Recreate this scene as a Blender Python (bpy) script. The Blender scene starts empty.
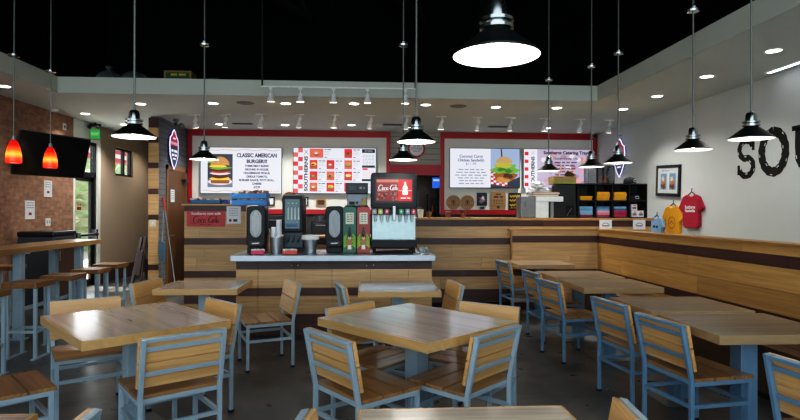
import bpy, bmesh, math, random
from mathutils import Vector, Matrix
random.seed(7)
SC = bpy.context.scene
COL = SC.collection
PI = math.pi
R = math.radians
X, Y, Z = Vector((1, 0, 0)), Vector((0, 1, 0)), Vector((0, 0, 1))

# ------------------------------------------------------------------ materials
_M = {}
def nt(name):
    m = bpy.data.materials.new(name); m.use_nodes = True
    t = m.node_tree; b = t.nodes['Principled BSDF']
    return m, t, b
def lin(c):
    f = lambda x: x / 12.92 if x <= .04045 else ((x + .055) / 1.055) ** 2.4
    return (f(c[0]), f(c[1]), f(c[2]), 1)
def hexc(h):
    return tuple(int(h[i:i + 2], 16) / 255 for i in (0, 2, 4))
def plain(name, col, rough=.5, metal=0., var=.08, scale=18., bump=0., emit=0., spec=.5):
    """surface with a light noise variation of its colour; col is sRGB hex"""
    if name in _M: return _M[name]
    m, t, b = nt(name); c = lin(hexc(col))
    tc = t.nodes.new('ShaderNodeTexCoord'); n = t.nodes.new('ShaderNodeTexNoise')
    n.inputs['Scale'].default_value = scale; n.inputs['Detail'].default_value = 4
    t.links.new(tc.outputs['Object'], n.inputs['Vector'])
    mx = t.nodes.new('ShaderNodeMix'); mx.data_type = 'RGBA'
    mx.inputs[6].default_value = tuple(max(0, k * (1 - var * 2)) for k in c[:3]) + (1,)
    mx.inputs[7].default_value = tuple(min(1, k * (1 + var * 2)) for k in c[:3]) + (1,)
    t.links.new(n.outputs['Fac'], mx.inputs[0]); t.links.new(mx.outputs[2], b.inputs['Base Color'])
    b.inputs['Roughness'].default_value = rough; b.inputs['Metallic'].default_value = metal
    b.inputs['Specular IOR Level'].default_value = spec
    if emit:
        t.links.new(mx.outputs[2], b.inputs['Emission Color']); b.inputs['Emission Strength'].default_value = emit
    if bump:
        bp = t.nodes.new('ShaderNodeBump'); bp.inputs['Strength'].default_value = bump
        t.links.new(n.outputs['Fac'], bp.inputs['Height']); t.links.new(bp.outputs['Normal'], b.inputs['Normal'])
    _M[name] = m
    return m
def wood(name, dark, light, axis='X', rough=.45, fine=16., island=.22, rot=0., stave=None, spec=.5, warp=1.2, coat=0.):
    """grain running along `axis`; every loose board of a mesh gets its own tone"""
    if name in _M: return _M[name]
    m, t, b = nt(name); N = t.nodes; L = t.links
    tc = N.new('ShaderNodeTexCoord'); mp = N.new('ShaderNodeMapping')
    sc = {'X': (1.1, fine, fine), 'Y': (fine, 1.1, fine), 'Z': (fine, fine, 1.1)}[axis]
    mp.inputs['Scale'].default_value = sc; mp.inputs['Rotation'].default_value = (0, 0, rot)
    L.new(tc.outputs['Object'], mp.inputs['Vector'])
    geo = N.new('ShaderNodeNewGeometry')
    ad = N.new('ShaderNodeVectorMath'); ad.operation = 'MULTIPLY_ADD'
    cmb = N.new('ShaderNodeCombineXYZ')
    for k in 'XYZ': L.new(geo.outputs['Random Per Island'], cmb.inputs[k])
    ad.inputs[1].default_value = (37, 51, 23)
    L.new(cmb.outputs[0], ad.inputs[0]); L.new(mp.outputs[0], ad.inputs[2])
    n = N.new('ShaderNodeTexNoise'); n.inputs['Scale'].default_value = 1.; n.inputs['Detail'].default_value = 6
    n.inputs['Roughness'].default_value = .62; n.inputs['Distortion'].default_value = warp
    L.new(ad.outputs[0], n.inputs['Vector'])
    rp = N.new('ShaderNodeValToRGB')
    rp.color_ramp.elements[0].position = .28; rp.color_ramp.elements[0].color = lin(hexc(dark))
    rp.color_ramp.elements[1].position = .7; rp.color_ramp.elements[1].color = lin(hexc(light))
    L.new(n.outputs['Fac'], rp.inputs[0])
    hs = N.new('ShaderNodeHueSaturation')
    ma = N.new('ShaderNodeMapRange'); ma.inputs['To Min'].default_value = 1 - island; ma.inputs['To Max'].default_value = 1 + island
    src = geo.outputs['Random Per Island']
    if stave:                                     # butcher-block staves glued side by side across `axis`
        sp = N.new('ShaderNodeSeparateXYZ'); L.new(tc.outputs['Object'], sp.inputs[0])
        q = N.new('ShaderNodeMath'); q.operation = 'MULTIPLY'; q.inputs[1].default_value = 1 / stave
        L.new(sp.outputs['Y' if axis == 'X' else 'X'], q.inputs[0])
        fl = N.new('ShaderNodeMath'); fl.operation = 'FLOOR'; L.new(q.outputs[0], fl.inputs[0])
        wn = N.new('ShaderNodeTexWhiteNoise'); wn.noise_dimensions = '1D'; L.new(fl.outputs[0], wn.inputs['W'])
        src = wn.outputs['Value']
    L.new(src, ma.inputs['Value']); L.new(ma.outputs[0], hs.inputs['Value'])
    L.new(rp.outputs[0], hs.inputs['Color']); L.new(hs.outputs[0], b.inputs['Base Color'])
    b.inputs['Roughness'].default_value = rough; b.inputs['Specular IOR Level'].default_value = spec
    b.inputs['Coat Weight'].default_value = coat; b.inputs['Coat Roughness'].default_value = .12
    bp = N.new('ShaderNodeBump'); bp.inputs['Strength'].default_value = .04
    L.new(n.outputs['Fac'], bp.inputs['Height']); L.new(bp.outputs['Normal'], b.inputs['Normal'])
    _M[name] = m
    return m
def glow(name, col, strength):
    if name in _M: return _M[name]
    m, t, b = nt(name); c = lin(hexc(col))
    b.inputs['Base Color'].default_value = tuple(k * .08 for k in c[:3]) + (1,); b.inputs['Emission Color'].default_value = c
    b.inputs['Emission Strength'].default_value = strength; b.inputs['Roughness'].default_value = .4
    _M[name] = m
    return m
def glass(name, tint='ffffff', refl=.12, alpha=.85):
    if name in _M: return _M[name]
    m, t, b = nt(name); N = t.nodes; L = t.links
    tr = N.new('ShaderNodeBsdfTransparent'); tr.inputs[0].default_value = lin(hexc(tint))
    gl = N.new('ShaderNodeBsdfGlossy'); gl.inputs['Roughness'].default_value = .03
    ms = N.new('ShaderNodeMixShader'); ms.inputs[0].default_value = refl
    L.new(tr.outputs[0], ms.inputs[1]); L.new(gl.outputs[0], ms.inputs[2])
    L.new(ms.outputs[0], N['Material Output'].inputs[0])
    _M[name] = m
    return m
def brick_mat():
    m, t, b = nt('red_brick'); N = t.nodes; L = t.links
    tc = N.new('ShaderNodeTexCoord'); sp = N.new('ShaderNodeSeparateXYZ'); cb = N.new('ShaderNodeCombineXYZ')
    L.new(tc.outputs['Object'], sp.inputs[0]); L.new(sp.outputs['Y'], cb.inputs['X']); L.new(sp.outputs['Z'], cb.inputs['Y'])
    br = N.new('ShaderNodeTexBrick'); br.inputs['Scale'].default_value = 1
    br.inputs['Brick Width'].default_value = .15; br.inputs['Row Height'].default_value = .052
    br.inputs['Mortar Size'].default_value = .006; br.inputs['Bias'].default_value = -.1
    br.inputs['Color1'].default_value = lin(hexc('ab7d62')); br.inputs['Color2'].default_value = lin(hexc('8f644e'))
    br.inputs['Mortar'].default_value = lin(hexc('8f7a68'))
    L.new(cb.outputs[0], br.inputs['Vector'])
    n = N.new('ShaderNodeTexNoise'); n.inputs['Scale'].default_value = 9; n.inputs['Detail'].default_value = 6
    L.new(cb.outputs[0], n.inputs['Vector'])
    mx = N.new('ShaderNodeMix'); mx.data_type = 'RGBA'; mx.blend_type = 'OVERLAY'; mx.inputs[0].default_value = .6
    L.new(br.outputs['Color'], mx.inputs[6]); L.new(n.outputs['Fac'], mx.inputs[7]); L.new(mx.outputs[2], b.inputs['Base Color'])
    b.inputs['Roughness'].default_value = .85
    bp = N.new('ShaderNodeBump'); bp.inputs['Strength'].default_value = .4; bp.invert = True
    L.new(br.outputs['Fac'], bp.inputs['Height']); L.new(bp.outputs['Normal'], b.inputs['Normal'])
    return m
def concrete_mat():
    m, t, b = nt('polished_concrete'); N = t.nodes; L = t.links
    tc = N.new('ShaderNodeTexCoord'); n = N.new('ShaderNodeTexNoise'); n.inputs['Scale'].default_value = 1.3
    n.inputs['Detail'].default_value = 9; n.inputs['Roughness'].default_value = .65
    L.new(tc.outputs['Object'], n.inputs['Vector'])
    rp = N.new('ShaderNodeValToRGB'); rp.color_ramp.elements[0].position = .36; rp.color_ramp.elements[1].position = .66
    rp.color_ramp.elements[0].color = lin(hexc('2d2d2d')); rp.color_ramp.elements[1].color = lin(hexc('5f5d5a'))
    L.new(n.outputs['Fac'], rp.inputs[0]); L.new(rp.outputs[0], b.inputs['Base Color'])
    n2 = N.new('ShaderNodeTexNoise'); n2.inputs['Scale'].default_value = 5; n2.inputs['Detail'].default_value = 5
    L.new(tc.outputs['Object'], n2.inputs['Vector'])
    mr = N.new('ShaderNodeMapRange'); mr.inputs['To Min'].default_value = .2; mr.inputs['To Max'].default_value = .42
    L.new(n2.outputs['Fac'], mr.inputs['Value']); L.new(mr.outputs[0], b.inputs['Roughness'])
    return m
def siding_mat(name, col, pitch):
    m, t, b = nt(name); N = t.nodes; L = t.links
    tc = N.new('ShaderNodeTexCoord'); sp = N.new('ShaderNodeSeparateXYZ'); L.new(tc.outputs['Object'], sp.inputs[0])
    q = N.new('ShaderNodeMath'); q.operation = 'MULTIPLY'; q.inputs[1].default_value = 1 / pitch; L.new(sp.outputs['Z'], q.inputs[0])
    fr = N.new('ShaderNodeMath'); fr.operation = 'FRACT'; L.new(q.outputs[0], fr.inputs[0])
    rp = N.new('ShaderNodeValToRGB'); c = lin(hexc(col))
    rp.color_ramp.elements[0].color = c; rp.color_ramp.elements[0].position = .8
    rp.color_ramp.elements[1].color = tuple(k * .45 for k in c[:3]) + (1,); rp.color_ramp.elements[1].position = .97
    L.new(fr.outputs[0], rp.inputs[0]); L.new(rp.outputs[0], b.inputs['Base Color']); b.inputs['Roughness'].default_value = .7
    return m
def tile_mat():
    m, t, b = nt('tan_wall_tile'); N = t.nodes; L = t.links
    tc = N.new('ShaderNodeTexCoord'); sp = N.new('ShaderNodeSeparateXYZ'); cb = N.new('ShaderNodeCombineXYZ')
    L.new(tc.outputs['Object'], sp.inputs[0]); L.new(sp.outputs['X'], cb.inputs['X']); L.new(sp.outputs['Z'], cb.inputs['Y'])
    br = N.new('ShaderNodeTexBrick'); br.inputs['Scale'].default_value = 1
    br.inputs['Brick Width'].default_value = .15; br.inputs['Row Height'].default_value = .075; br.inputs['Mortar Size'].default_value = .004
    br.inputs['Color1'].default_value = lin(hexc('8a6f50')); br.inputs['Color2'].default_value = lin(hexc('7d6447'))
    br.inputs['Mortar'].default_value = lin(hexc('63513c')); L.new(cb.outputs[0], br.inputs['Vector'])
    L.new(br.outputs['Color'], b.inputs['Base Color']); b.inputs['Roughness'].default_value = .4
    return m

OAK_X = wood('oak_planks', 'ab865c', 'd6b27f', 'X', .42, 30, .12)
OAK_Y = wood('oak_planks_side', 'a67d46', 'cba062', 'Y', .42, 34, .12)
BRN_X = wood('walnut_stain_planks', '3c2620', '5d3f36', 'X', .42)
BRN_Y = wood('walnut_stain_planks_side', '3a2220', '563530', 'Y', .42)
CAP = wood('oak_cap', 'a0753f', 'c79a5e', 'X', .4)
CAP_Y = wood('oak_cap_side', '8f6434', 'b98a50', 'Y', .4)
TOP = wood('butcher_block', 'ada08f', 'd0c3af', 'X', .26, 22, .1, stave=.065, warp=.6, coat=.8)  # greyed and lightened so the colour holds the window sheen on the tops
TOP_E = wood('butcher_block_edge', 'b48f5b', 'd0ab72', 'X', .35, 14, .1, warp=.8, coat=.3)
TOP_D = wood('dark_butcher_block', '776754', '9d8a72', 'X', .3, 22, .1, stave=.065, warp=.6, coat=.5)  # darker, browner version of the butcher block for the booth row
TOP_DE = wood('dark_block_edge', '94795a', 'b0966f', 'X', .35, 14, .1, warp=.8, coat=.3)
SEAT = wood('chair_seat_slats', '7d5a38', 'ab8354', 'X', .3, 20, .15, coat=.4)
BACK = wood('chair_back_slats', 'b5874f', 'e4ba80', 'X', .36, 20, .14)  # tone raised, the colour holds the light falling on the backrests
STOOLW = wood('stool_top_wood', '6f4c2b', '9a6d40', 'Y', .35, 20, .12)
BLUE = plain('blue_steel_white_lit', 'a3bac6', .36, .2, .05)  # blue paint greyed to carry the whiter light on the left side
BLUE_SKYLIT = plain('blue_steel_skylit', '7398b4', .38, .2, .05)  # same paint with the cooler skylight of the booth row in its colour
STEEL = plain('stainless', 'a3adb3', .34, .9, .05)
BRUSH = plain('brushed_metal', '9a9fa0', .3, .9, .06)
PLATE = plain('grey_plate_steel', '777a7b', .4, .6, .08)
BLACK = plain('black_plastic', '16191a', .4, 0, .1)
BLACKM = plain('black_enamel', '1b201e', .33, .3, .1)
RUBBER = plain('black_rubber', '0c0c0c', .7)
CREAM = plain('cream_paint', 'e4e4da', .8, 0, .02, 4)
WHITEW = plain('white_wall_paint', 'cbd1ce', .85, 0, .02, 3)
BEIGE = plain('tan_wall_paint', 'a8937c', .85, 0, .03, 3)
CEILM = plain('ceiling_paint', 'cfd8d3', .9, 0, .02, 3)
SOFF = plain('soffit_paint', 'c3c9bb', .85, 0, .02, 3)
DARK = plain('black_roof_paint', '090d0b', .95, 0, .1, spec=.1)
RED = plain('red_trim_paint', 'b01e26', .45, 0, .04)
WHITE = plain('white_enamel', 'e8e8e4', .4, 0, .02)
PAPER = plain('white_paper', 'e4e6e8', .8, 0, .02)
INK = plain('black_ink', '1b1b1f', .7, 0, .02)
GREYT = plain('grey_ink', '6c7078', .8, 0, .02)
CHRM = plain('polished_nickel', 'b5bab8', .2, 1, .04)
GLASS = glass('window_glass')
GREEN = plain('leaf_green', 'cbdfae', .7, 0, .35, 3)
def _translucent(m):
    t = m.node_tree; N = t.nodes; b = N['Principled BSDF']; tl = N.new('ShaderNodeBsdfTranslucent'); mx = N.new('ShaderNodeMixShader'); mx.inputs[0].default_value = .5
    t.links.new(b.inputs['Base Color'].links[0].from_socket, tl.inputs[0]); t.links.new(b.outputs[0], mx.inputs[1]); t.links.new(tl.outputs[0], mx.inputs[2]); t.links.new(mx.outputs[0], N['Material Output'].inputs[0])
_translucent(GREEN)

# ------------------------------------------------------------------ mesh builder
class MB:
    def __init__(s): s.v = []; s.f = []; s.mi = []; s.mats = []; s.cur = 0; s.sm = []
    def use(s, m):
        if m not in s.mats: s.mats.append(m)
        s.cur = s.mats.index(m); return s
    def add(s, vs, fs, smooth=False):
        o = len(s.v); s.v += [tuple(v) for v in vs]
        for f in fs: s.f.append([i + o for i in f]); s.mi.append(s.cur); s.sm.append(smooth)
        return s
    def box(s, c, d, M=None):
        c = Vector(c); h = Vector(d) / 2
        vs = [Vector((x * h.x, y * h.y, z * h.z)) for x in (-1, 1) for y in (-1, 1) for z in (-1, 1)]
        if M is not None: vs = [M @ v for v in vs]
        return s.add([c + v for v in vs], [(0, 1, 3, 2), (4, 6, 7, 5), (0, 4, 5, 1), (2, 3, 7, 6), (0, 2, 6, 4), (1, 5, 7, 3)])
    def b2(s, x0, x1, y0, y1, z0, z1): return s.box(((x0 + x1) / 2, (y0 + y1) / 2, (z0 + z1) / 2), (abs(x1 - x0), abs(y1 - y0), abs(z1 - z0)))
    def bar(s, p, q, w, h, up=Z):
        p, q = Vector(p), Vector(q); d = (q - p); L = d.length; d.normalize()
        a = d.cross(up)
        if a.length < 1e-4: a = d.cross(X)
        a.normalize(); c = a.cross(d)
        return s.box((p + q) / 2, (w, L, h), Matrix((a, d, c)).transposed())
    def tube(s, pts, r, n=10, caps=True):
        pts = [Vector(p) for p in pts]; rs = r if isinstance(r, (list, tuple)) else [r] * len(pts)
        vs, fs = [], []; a = None
        for i, p in enumerate(pts):
            d = (pts[min(i + 1, len(pts) - 1)] - pts[max(i - 1, 0)]).normalized()
            if a is None: a = d.cross(Z if abs(d.z) < .9 else X).normalized()
            else: a = (a - d * a.dot(d)).normalized()
            b = d.cross(a)
            for k in range(n):
                t = 2 * PI * k / n; vs.append(p + rs[i] * (math.cos(t) * a + math.sin(t) * b))
        for i in range(len(pts) - 1):
            for k in range(n): fs.append((i * n + k, i * n + (k + 1) % n, (i + 1) * n + (k + 1) % n, (i + 1) * n + k))
        if caps: fs += [tuple(reversed(range(n))), tuple(range((len(pts) - 1) * n, len(pts) * n))]
        return s.add(vs, fs, True)
    def lathe(s, prof, c=(0, 0, 0), n=28, cap=False):
        c = Vector(c); vs, fs = [], []
        for r, z in prof:
            for k in range(n):
                t = 2 * PI * k / n; vs.append(c + Vector((r * math.cos(t), r * math.sin(t), z)))
        for i in range(len(prof) - 1):
            for k in range(n): fs.append((i * n + k, i * n + (k + 1) % n, (i + 1) * n + (k + 1) % n, (i + 1) * n + k))
        if cap: fs += [tuple(reversed(range(n))), tuple(range((len(prof) - 1) * n, len(prof) * n))]
        return s.add(vs, fs, True)
    def cyl(s, c, r, z0, z1, n=24, r1=None): return s.lathe([(0.0005, z0), (r, z0), (r if r1 is None else r1, z1), (.0005, z1)], c, n)
    def ball(s, c, r, seg=14, squash=1.0):
        return s.lathe([(max(.0005, r * math.sin(PI * i / 10)), -r * squash * math.cos(PI * i / 10)) for i in range(11)], c, seg)
    def prism(s, poly, thick, o=(0, 0, 0), U=X, V=Z):
        """2-D outline extruded backwards (against U x V) by thick"""
        o = Vector(o); n = U.cross(V).normalized(); k = len(poly)
        fr = [o + U * a + V * b for a, b in poly]; vs = fr + [p - n * thick for p in fr]
        fs = [tuple(range(k)), tuple(reversed(range(k, 2 * k)))] + [(i, i + k, (i + 1) % k + k, (i + 1) % k) for i in range(k)]
        return s.add(vs, fs)
    def build(s, name, parent=None, loc=None, bevel=0, seg=2, smooth_angle=None, M=None):
        me = bpy.data.meshes.new(name)
        vs = s.v if M is None else [tuple(M @ Vector(v)) for v in s.v]
        me.from_pydata(vs, [], s.f); me.update()
        for m in s.mats: me.materials.append(m)
        me.polygons.foreach_set('material_index', s.mi); me.polygons.foreach_set('use_smooth', s.sm)
        o = bpy.data.objects.new(name, me); COL.objects.link(o)
        if any(s.sm):
            bm = bmesh.new(); bm.from_mesh(me)
            for e in bm.edges:
                if len(e.link_faces) == 2 and e.calc_face_angle(0) > R(38): e.smooth = False
            bm.to_mesh(me); bm.free()
        if loc is not None: o.location = loc
        if parent is not None: o.parent = parent
        if bevel:
            b = o.modifiers.new('edge', 'BEVEL'); b.width = bevel; b.segments = seg; b.limit_method = 'ANGLE'; b.angle_limit = R(40)
        return o
_TX = {}
def text_geo(s, size, align='CENTER', bold=0., shear=0., space=1.):
    cu = bpy.data.curves.new('t', 'FONT'); cu.body = s; cu.size = size; cu.align_x = align; cu.align_y = 'CENTER'
    cu.offset = bold; cu.shear = shear; cu.space_character = space; cu.resolution_u = 3
    ob = bpy.data.objects.new('t', cu); me = bpy.data.meshes.new_from_object(ob)
    vs = [tuple(v.co) for v in me.vertices]; fs = [tuple(p.vertices) for p in me.polygons]
    bpy.data.objects.remove(ob); bpy.data.curves.remove(cu); bpy.data.meshes.remove(me)
    return vs, fs
class Flat(MB):
    """print / screen artwork lying on a plane: o = lower left corner, U to the right, V up, lifted layer by layer off the surface"""
    def __init__(s, o, U=X, V=Z):
        super().__init__(); s.o = Vector(o); s.U = Vector(U).normalized(); s.V = Vector(V).normalized(); s.N = s.U.cross(s.V); s.k = 0
    def P(s, a, b, l): return s.o + s.U * a + s.V * b + s.N * l
    def poly(s, pts, m, l=1): s.use(m); return s.add([s.P(a, b, l * .0012) for a, b in pts], [tuple(range(len(pts)))])
    def rect(s, a0, b0, a1, b1, m, l=1): return s.poly([(a0, b0), (a1, b0), (a1, b1), (a0, b1)], m, l)
    def disc(s, a, b, r, m, l=1, n=28, sy=1.): return s.poly([(a + r * math.cos(2 * PI * k / n), b + sy * r * math.sin(2 * PI * k / n)) for k in range(n)], m, l)
    def ring(s, a, b, r0, r1, m, l=1, n=32):
        s.use(m); vs = []; fs = []
        for k in range(n):
            t = 2 * PI * k / n; vs += [s.P(a + r0 * math.cos(t), b + r0 * math.sin(t), l * .0012), s.P(a + r1 * math.cos(t), b + r1 * math.sin(t), l * .0012)]
        for k in range(n): j = (k + 1) % n; fs.append((2 * k, 2 * k + 1, 2 * j + 1, 2 * j))
        return s.add(vs, fs)
    def text(s, t, a, b, size, m, l=2, align='CENTER', bold=0., shear=0., rot=0., space=1., width=None):
        vs, fs = text_geo(t, size, align, bold, shear, space); s.use(m); c, q = math.cos(rot), math.sin(rot)
        kx = 1
        if width:
            w = max(v[0] for v in vs) - min(v[0] for v in vs); kx = width / w
        return s.add([s.P(a + v[0] * kx * c - v[1] * q, b + v[0] * kx * q + v[1] * c, l * .0012) for v in vs], fs)
    def lines(s, a0, a1, b, h, m, l=2, centre=True, words=5):
        """a line of print too small to read: word-length dashes"""
        x = a0; tot = a1 - a0; ws = [random.uniform(.6, 1.4) for _ in range(words)]; k = tot / (sum(ws) + .28 * (words - 1))
        for w in ws: s.rect(x, b - h / 2, x + w * k, b + h / 2, m, l); x += (w + .28) * k
    def ribbon(s, pts, w, m, l=2):
        s.use(m); vs = []; fs = []; n = len(pts)
        for i, (a, b) in enumerate(pts):
            i0, i1 = max(i - 1, 0), min(i + 1, n - 1); dx, dy = pts[i1][0] - pts[i0][0], pts[i1][1] - pts[i0][1]; q = math.hypot(dx, dy) or 1
            ww = (w[i] if isinstance(w, list) else w) / 2
            vs += [s.P(a - dy / q * ww, b + dx / q * ww, l * .0012), s.P(a + dy / q * ww, b - dx / q * ww, l * .0012)]
        for i in range(n - 1): fs.append((2 * i, 2 * i + 1, 2 * i + 3, 2 * i + 2))
        return s.add(vs, fs)
    def script_cola(s, a, b, wid, m, l=3):
        """the flowing soft-drink script, drawn with ribbons; about 4.5 units wide"""
        k = wid / 4.5; sl = .25
        def T(pts): return [(a + (x + y * sl) * k, b + y * k * 1.08) for x, y in pts]
        def arc(cx, cy, rx, ry, t0, t1, n=22): return [(cx + rx * math.cos(R(t0 + (t1 - t0) * i / (n - 1))), cy + ry * math.sin(R(t0 + (t1 - t0) * i / (n - 1)))) for i in range(n)]
        def sw(n, w0, w1): return [k * (w0 + (w1 - w0) * math.sin(PI * i / (n - 1))) for i in range(n)]
        def st(pts, w0=.05, w1=.15): s.ribbon(T(pts), sw(len(pts), w0, w1), m, l)
        st(arc(.38, .52, .36, .52, 55, 305)); st(arc(.66, .84, .1, .13, -100, 150, 12), .03, .07)
        st([(-.05, .2), (-.2, -.05), (.1, -.2), (.7, -.16), (1.3, -.26), (1.9, -.16)], .02, .06)
        st(arc(1.0, .25, .17, .25, 0, 360)); st(arc(1.48, .25, .18, .25, 60, 300))
        st(arc(1.92, .25, .17, .25, 30, 330)); st([(2.1, .48), (2.08, .1), (2.16, .02), (2.26, .1)], .04, .09)
        st([(2.3, .32), (2.5, .32)], .04, .09)
        st(arc(2.95, .52, .36, .52, 55, 305)); st([(3.2, .9), (3.4, 1.08), (3.7, .98), (3.95, 1.08)], .03, .08)
        st(arc(3.35, .25, .16, .25, 0, 360)); st([(3.62, .02), (3.64, .5), (3.76, 1.0), (3.86, .85), (3.7, .3), (3.74, .03), (3.86, .1)], .03, .07)
        st(arc(4.08, .24, .16, .24, 30, 330)); st([(4.26, .46), (4.24, .08), (4.32, .02), (4.44, .12)], .04, .09)
        return s

def tag(o, label=None, cat=None, group=None, kind=None):
    if label: o['label'] = label
    if cat: o['category'] = cat
    if group: o['group'] = group
    if kind: o['kind'] = kind
    return o
def thing(name, label, cat, loc=(0, 0, 0), rz=0., group=None):
    o = bpy.data.objects.new(name, None); COL.objects.link(o); o.empty_display_size = .1
    o.location = loc; o.rotation_euler = (0, 0, rz)
    return tag(o, label, cat, group)
def struct(o): o['kind'] = 'structure'; return o
def dup(o, loc, rz=0., label=None, group=None):
    def rec(src, par):
        c = src.copy(); COL.objects.link(c)
        if par is not None: c.parent = par
        for ch in kids.get(src.name, ()): rec(ch, c)
        return c
    kids = {}
    for q in bpy.data.objects:
        if q.parent: kids.setdefault(q.parent.name, []).append(q)
    r = rec(o, None); r.location = loc; r.rotation_euler = (0, 0, rz)
    if label: r['label'] = label
    if group: r['group'] = group
    return r
ORD = ['first', 'second', 'third', 'fourth', 'fifth', 'sixth', 'seventh', 'eighth', 'ninth', 'tenth', 'eleventh', 'twelfth', 'thirteenth']

# ================================================================== setting
XL, XR, YB, YF, ZC, ZT, ZR = -5.4, 5.05, 11.8, -3.0, 3.2, 3.43, 6.2
YE = 14.6                                     # end of the entrance corridor on the left
def S(name, fn, **kw):
    m = MB(); fn(m); return struct(m.build(name, **kw))
S('floor', lambda m: m.use(concrete_mat()).b2(XL - .15, XR + .15, YF, YE + .1, -.1, 0))
def _ceil(m):
    m.use(CEILM)
    m.b2(XL, XR, 8.25, YB, ZC, ZT - .02); m.b2(XL, -3.75, YB, YE, ZC, ZT - .02); m.b2(-3.75, XR, YB, 13.7, ZC, ZT - .02)
    m.b2(XL, -4.47, YF, 8.25, ZC, ZT - .02); m.b2(3.54, XR, YF, 8.25, ZC, ZT - .02)
S('ceiling', _ceil)
def _sof(m):                                  # the lip round the raised opening
    m.use(SOFF); m.b2(-4.47, 3.54, 8.235, 8.25, ZC - .004, ZT); m.b2(-4.475, -4.46, YF, 8.25, ZC - .004, ZT); m.b2(3.53, 3.545, YF, 8.25, ZC - .004, ZT)
S('trim_1', _sof)
def _up(m):
    m.use(DARK)
    m.b2(XL - .1, XL, YF, YB, ZT, ZR); m.b2(XR, XR + .1, YF, YB, ZT, ZR); m.b2(XL - .1, XR + .1, YB, YB + .1, ZT, ZR)
    m.b2(XL, XR, 8.25, YB, ZT - .02, ZT - .005); m.b2(XL, -4.475, YF, 8.25, ZT - .02, ZT - .005); m.b2(3.545, XR, YF, 8.25, ZT - .02, ZT - .005)
S('wall_upper', _up)
S('ceiling_raised', lambda m: m.use(DARK).b2(XL - .1, XR + .1, YF, YB + .1, ZR, ZR + .1))
# left side: brick, then the glazed door, then tan plaster with a small high window
DY0, DY1, DZ = 10.56, 11.42, 2.84
WY0, WY1, WZ0, WZ1 = 12.2, 13.1, 2.25, 2.87
S('wall_left', lambda m: m.use(brick_mat()).b2(XL - .15, XL, YF, 10.5, 0, ZC))
def _lw(m):
    m.use(CREAM); m.b2(XL - .15, XL + .004, 10.5, DY1 + .1, DZ, ZC); m.b2(XL - .15, XL + .004, 10.5, DY0, 0, DZ); m.b2(XL - .15, XL + .01, DY1, DY1 + .1, 0, DZ)
    m.use(BEIGE); m.b2(XL - .15, XL, DY1 + .1, WY0, 0, ZC); m.b2(XL - .15, XL, WY1, YE, 0, ZC); m.b2(XL - .15, XL, WY0, WY1, 0, WZ0); m.b2(XL - .15, XL, WY0, WY1, WZ1, ZC)
S('wall_left_entrance', _lw)
S('wall_far', lambda m: m.use(BEIGE).b2(XL - .15, -3.75, YE, YE + .1, 0, ZC))
S('baseboard_left', lambda m: m.use(plain('dark_brown_base', '4a2f28', .6)).b2(XL, XL + .03, DY1 + .1, YE, 0, .3))
# the small high window
w = MB().use(BLACK)
for a, b, c, d in ((WY0, WY1, WZ0, WZ0 + .05), (WY0, WY1, WZ1 - .05, WZ1), (WY0, WY0 + .05, WZ0, WZ1), (WY1 - .05, WY1, WZ0, WZ1), (WY0 + .5, WY0 + .57, WZ0, WZ1)): w.b2(XL - .11, XL - .05, a, b, c, d)
w = struct(w.build('window_1'))
MB().use(GLASS).b2(XL - .085, XL - .08, WY0, WY1, WZ0, WZ1).build('pane', w)
# the glazed entrance door with its transom light
d = MB().use(BLACK)
for a, b, c, e in ((DY0, DY0 + .05, 0, DZ), (DY1 - .06, DY1, 0, DZ), (DY0, DY1, DZ - .06, DZ), (DY0, DY1, 2.14, 2.24)): d.b2(XL - .12, XL - .03, a, b, c, e)
d = struct(d.build('door_1'))
m = MB().use(BLACK); m.b2(XL - .1, XL - .055, DY0 + .05, DY0 + .12, .01, 2.14); m.b2(XL - .1, XL - .055, DY1 - .17, DY1 - .06, .01, 2.14); m.b2(XL - .1, XL - .055, DY0 + .05, DY1 - .06, .01, .14); m.b2(XL - .1, XL - .055, DY0 + .05, DY1 - .06, 2.06, 2.14)
m.build('door_leaf', d)
MB().use(GLASS).b2(XL - .08, XL - .075, DY0 + .1, DY1 - .15, .1, 2.1).build('door_glass', d)
MB().use(GLASS).b2(XL - .08, XL - .075, DY0 + .05, DY1 - .06, 2.24, DZ - .06).build('transom_glass', d)
MB().use(BLACK).tube([(XL + .05, DY0 + .06, 1.02), (XL + .05, DY1 - .1, 1.02)], .028).box((XL - .01, DY1 - .12, 1.02), (.13, .06, .2)).box((XL - .01, DY0 + .09, 1.02), (.13, .05, .1)).build('push_bar', d)
m = Flat((XL - .07, DY0 + .2, 1.5), Y, Z); m.rect(0, 0, .16, .06, plain('sticker_dark_red', '7a2228', .6)); m.rect(.02, .08, .07, .12, RED); m.rect(.1, .08, .15, .12, RED); m.build('door_sticker', d)
# the partition whose planked end shows as a column; its right face is grey siding
S('wall_partition', lambda m: m.use(siding_mat('grey_siding', '6f7378', .105)).b2(-3.90, -3.75, 10.2, YE, 0, ZC))
m = MB(); z = 0.
for i, (h, k) in enumerate(((.42, 0), (.1, 1), (.4, 0), (.4, 0), (.1, 1), (.37, 0), (.1, 1), (.37, 0), (.1, 1), (.36, 0), (.1, 1), (.17, 0), (.18, 1))):
    m.use(BRN_X if k else OAK_X).b2(-3.92, -3.75, 10.16, 10.2, z + .003, min(z + h, ZC) - .002); z += h
struct(m.build('trim_2'))
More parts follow.
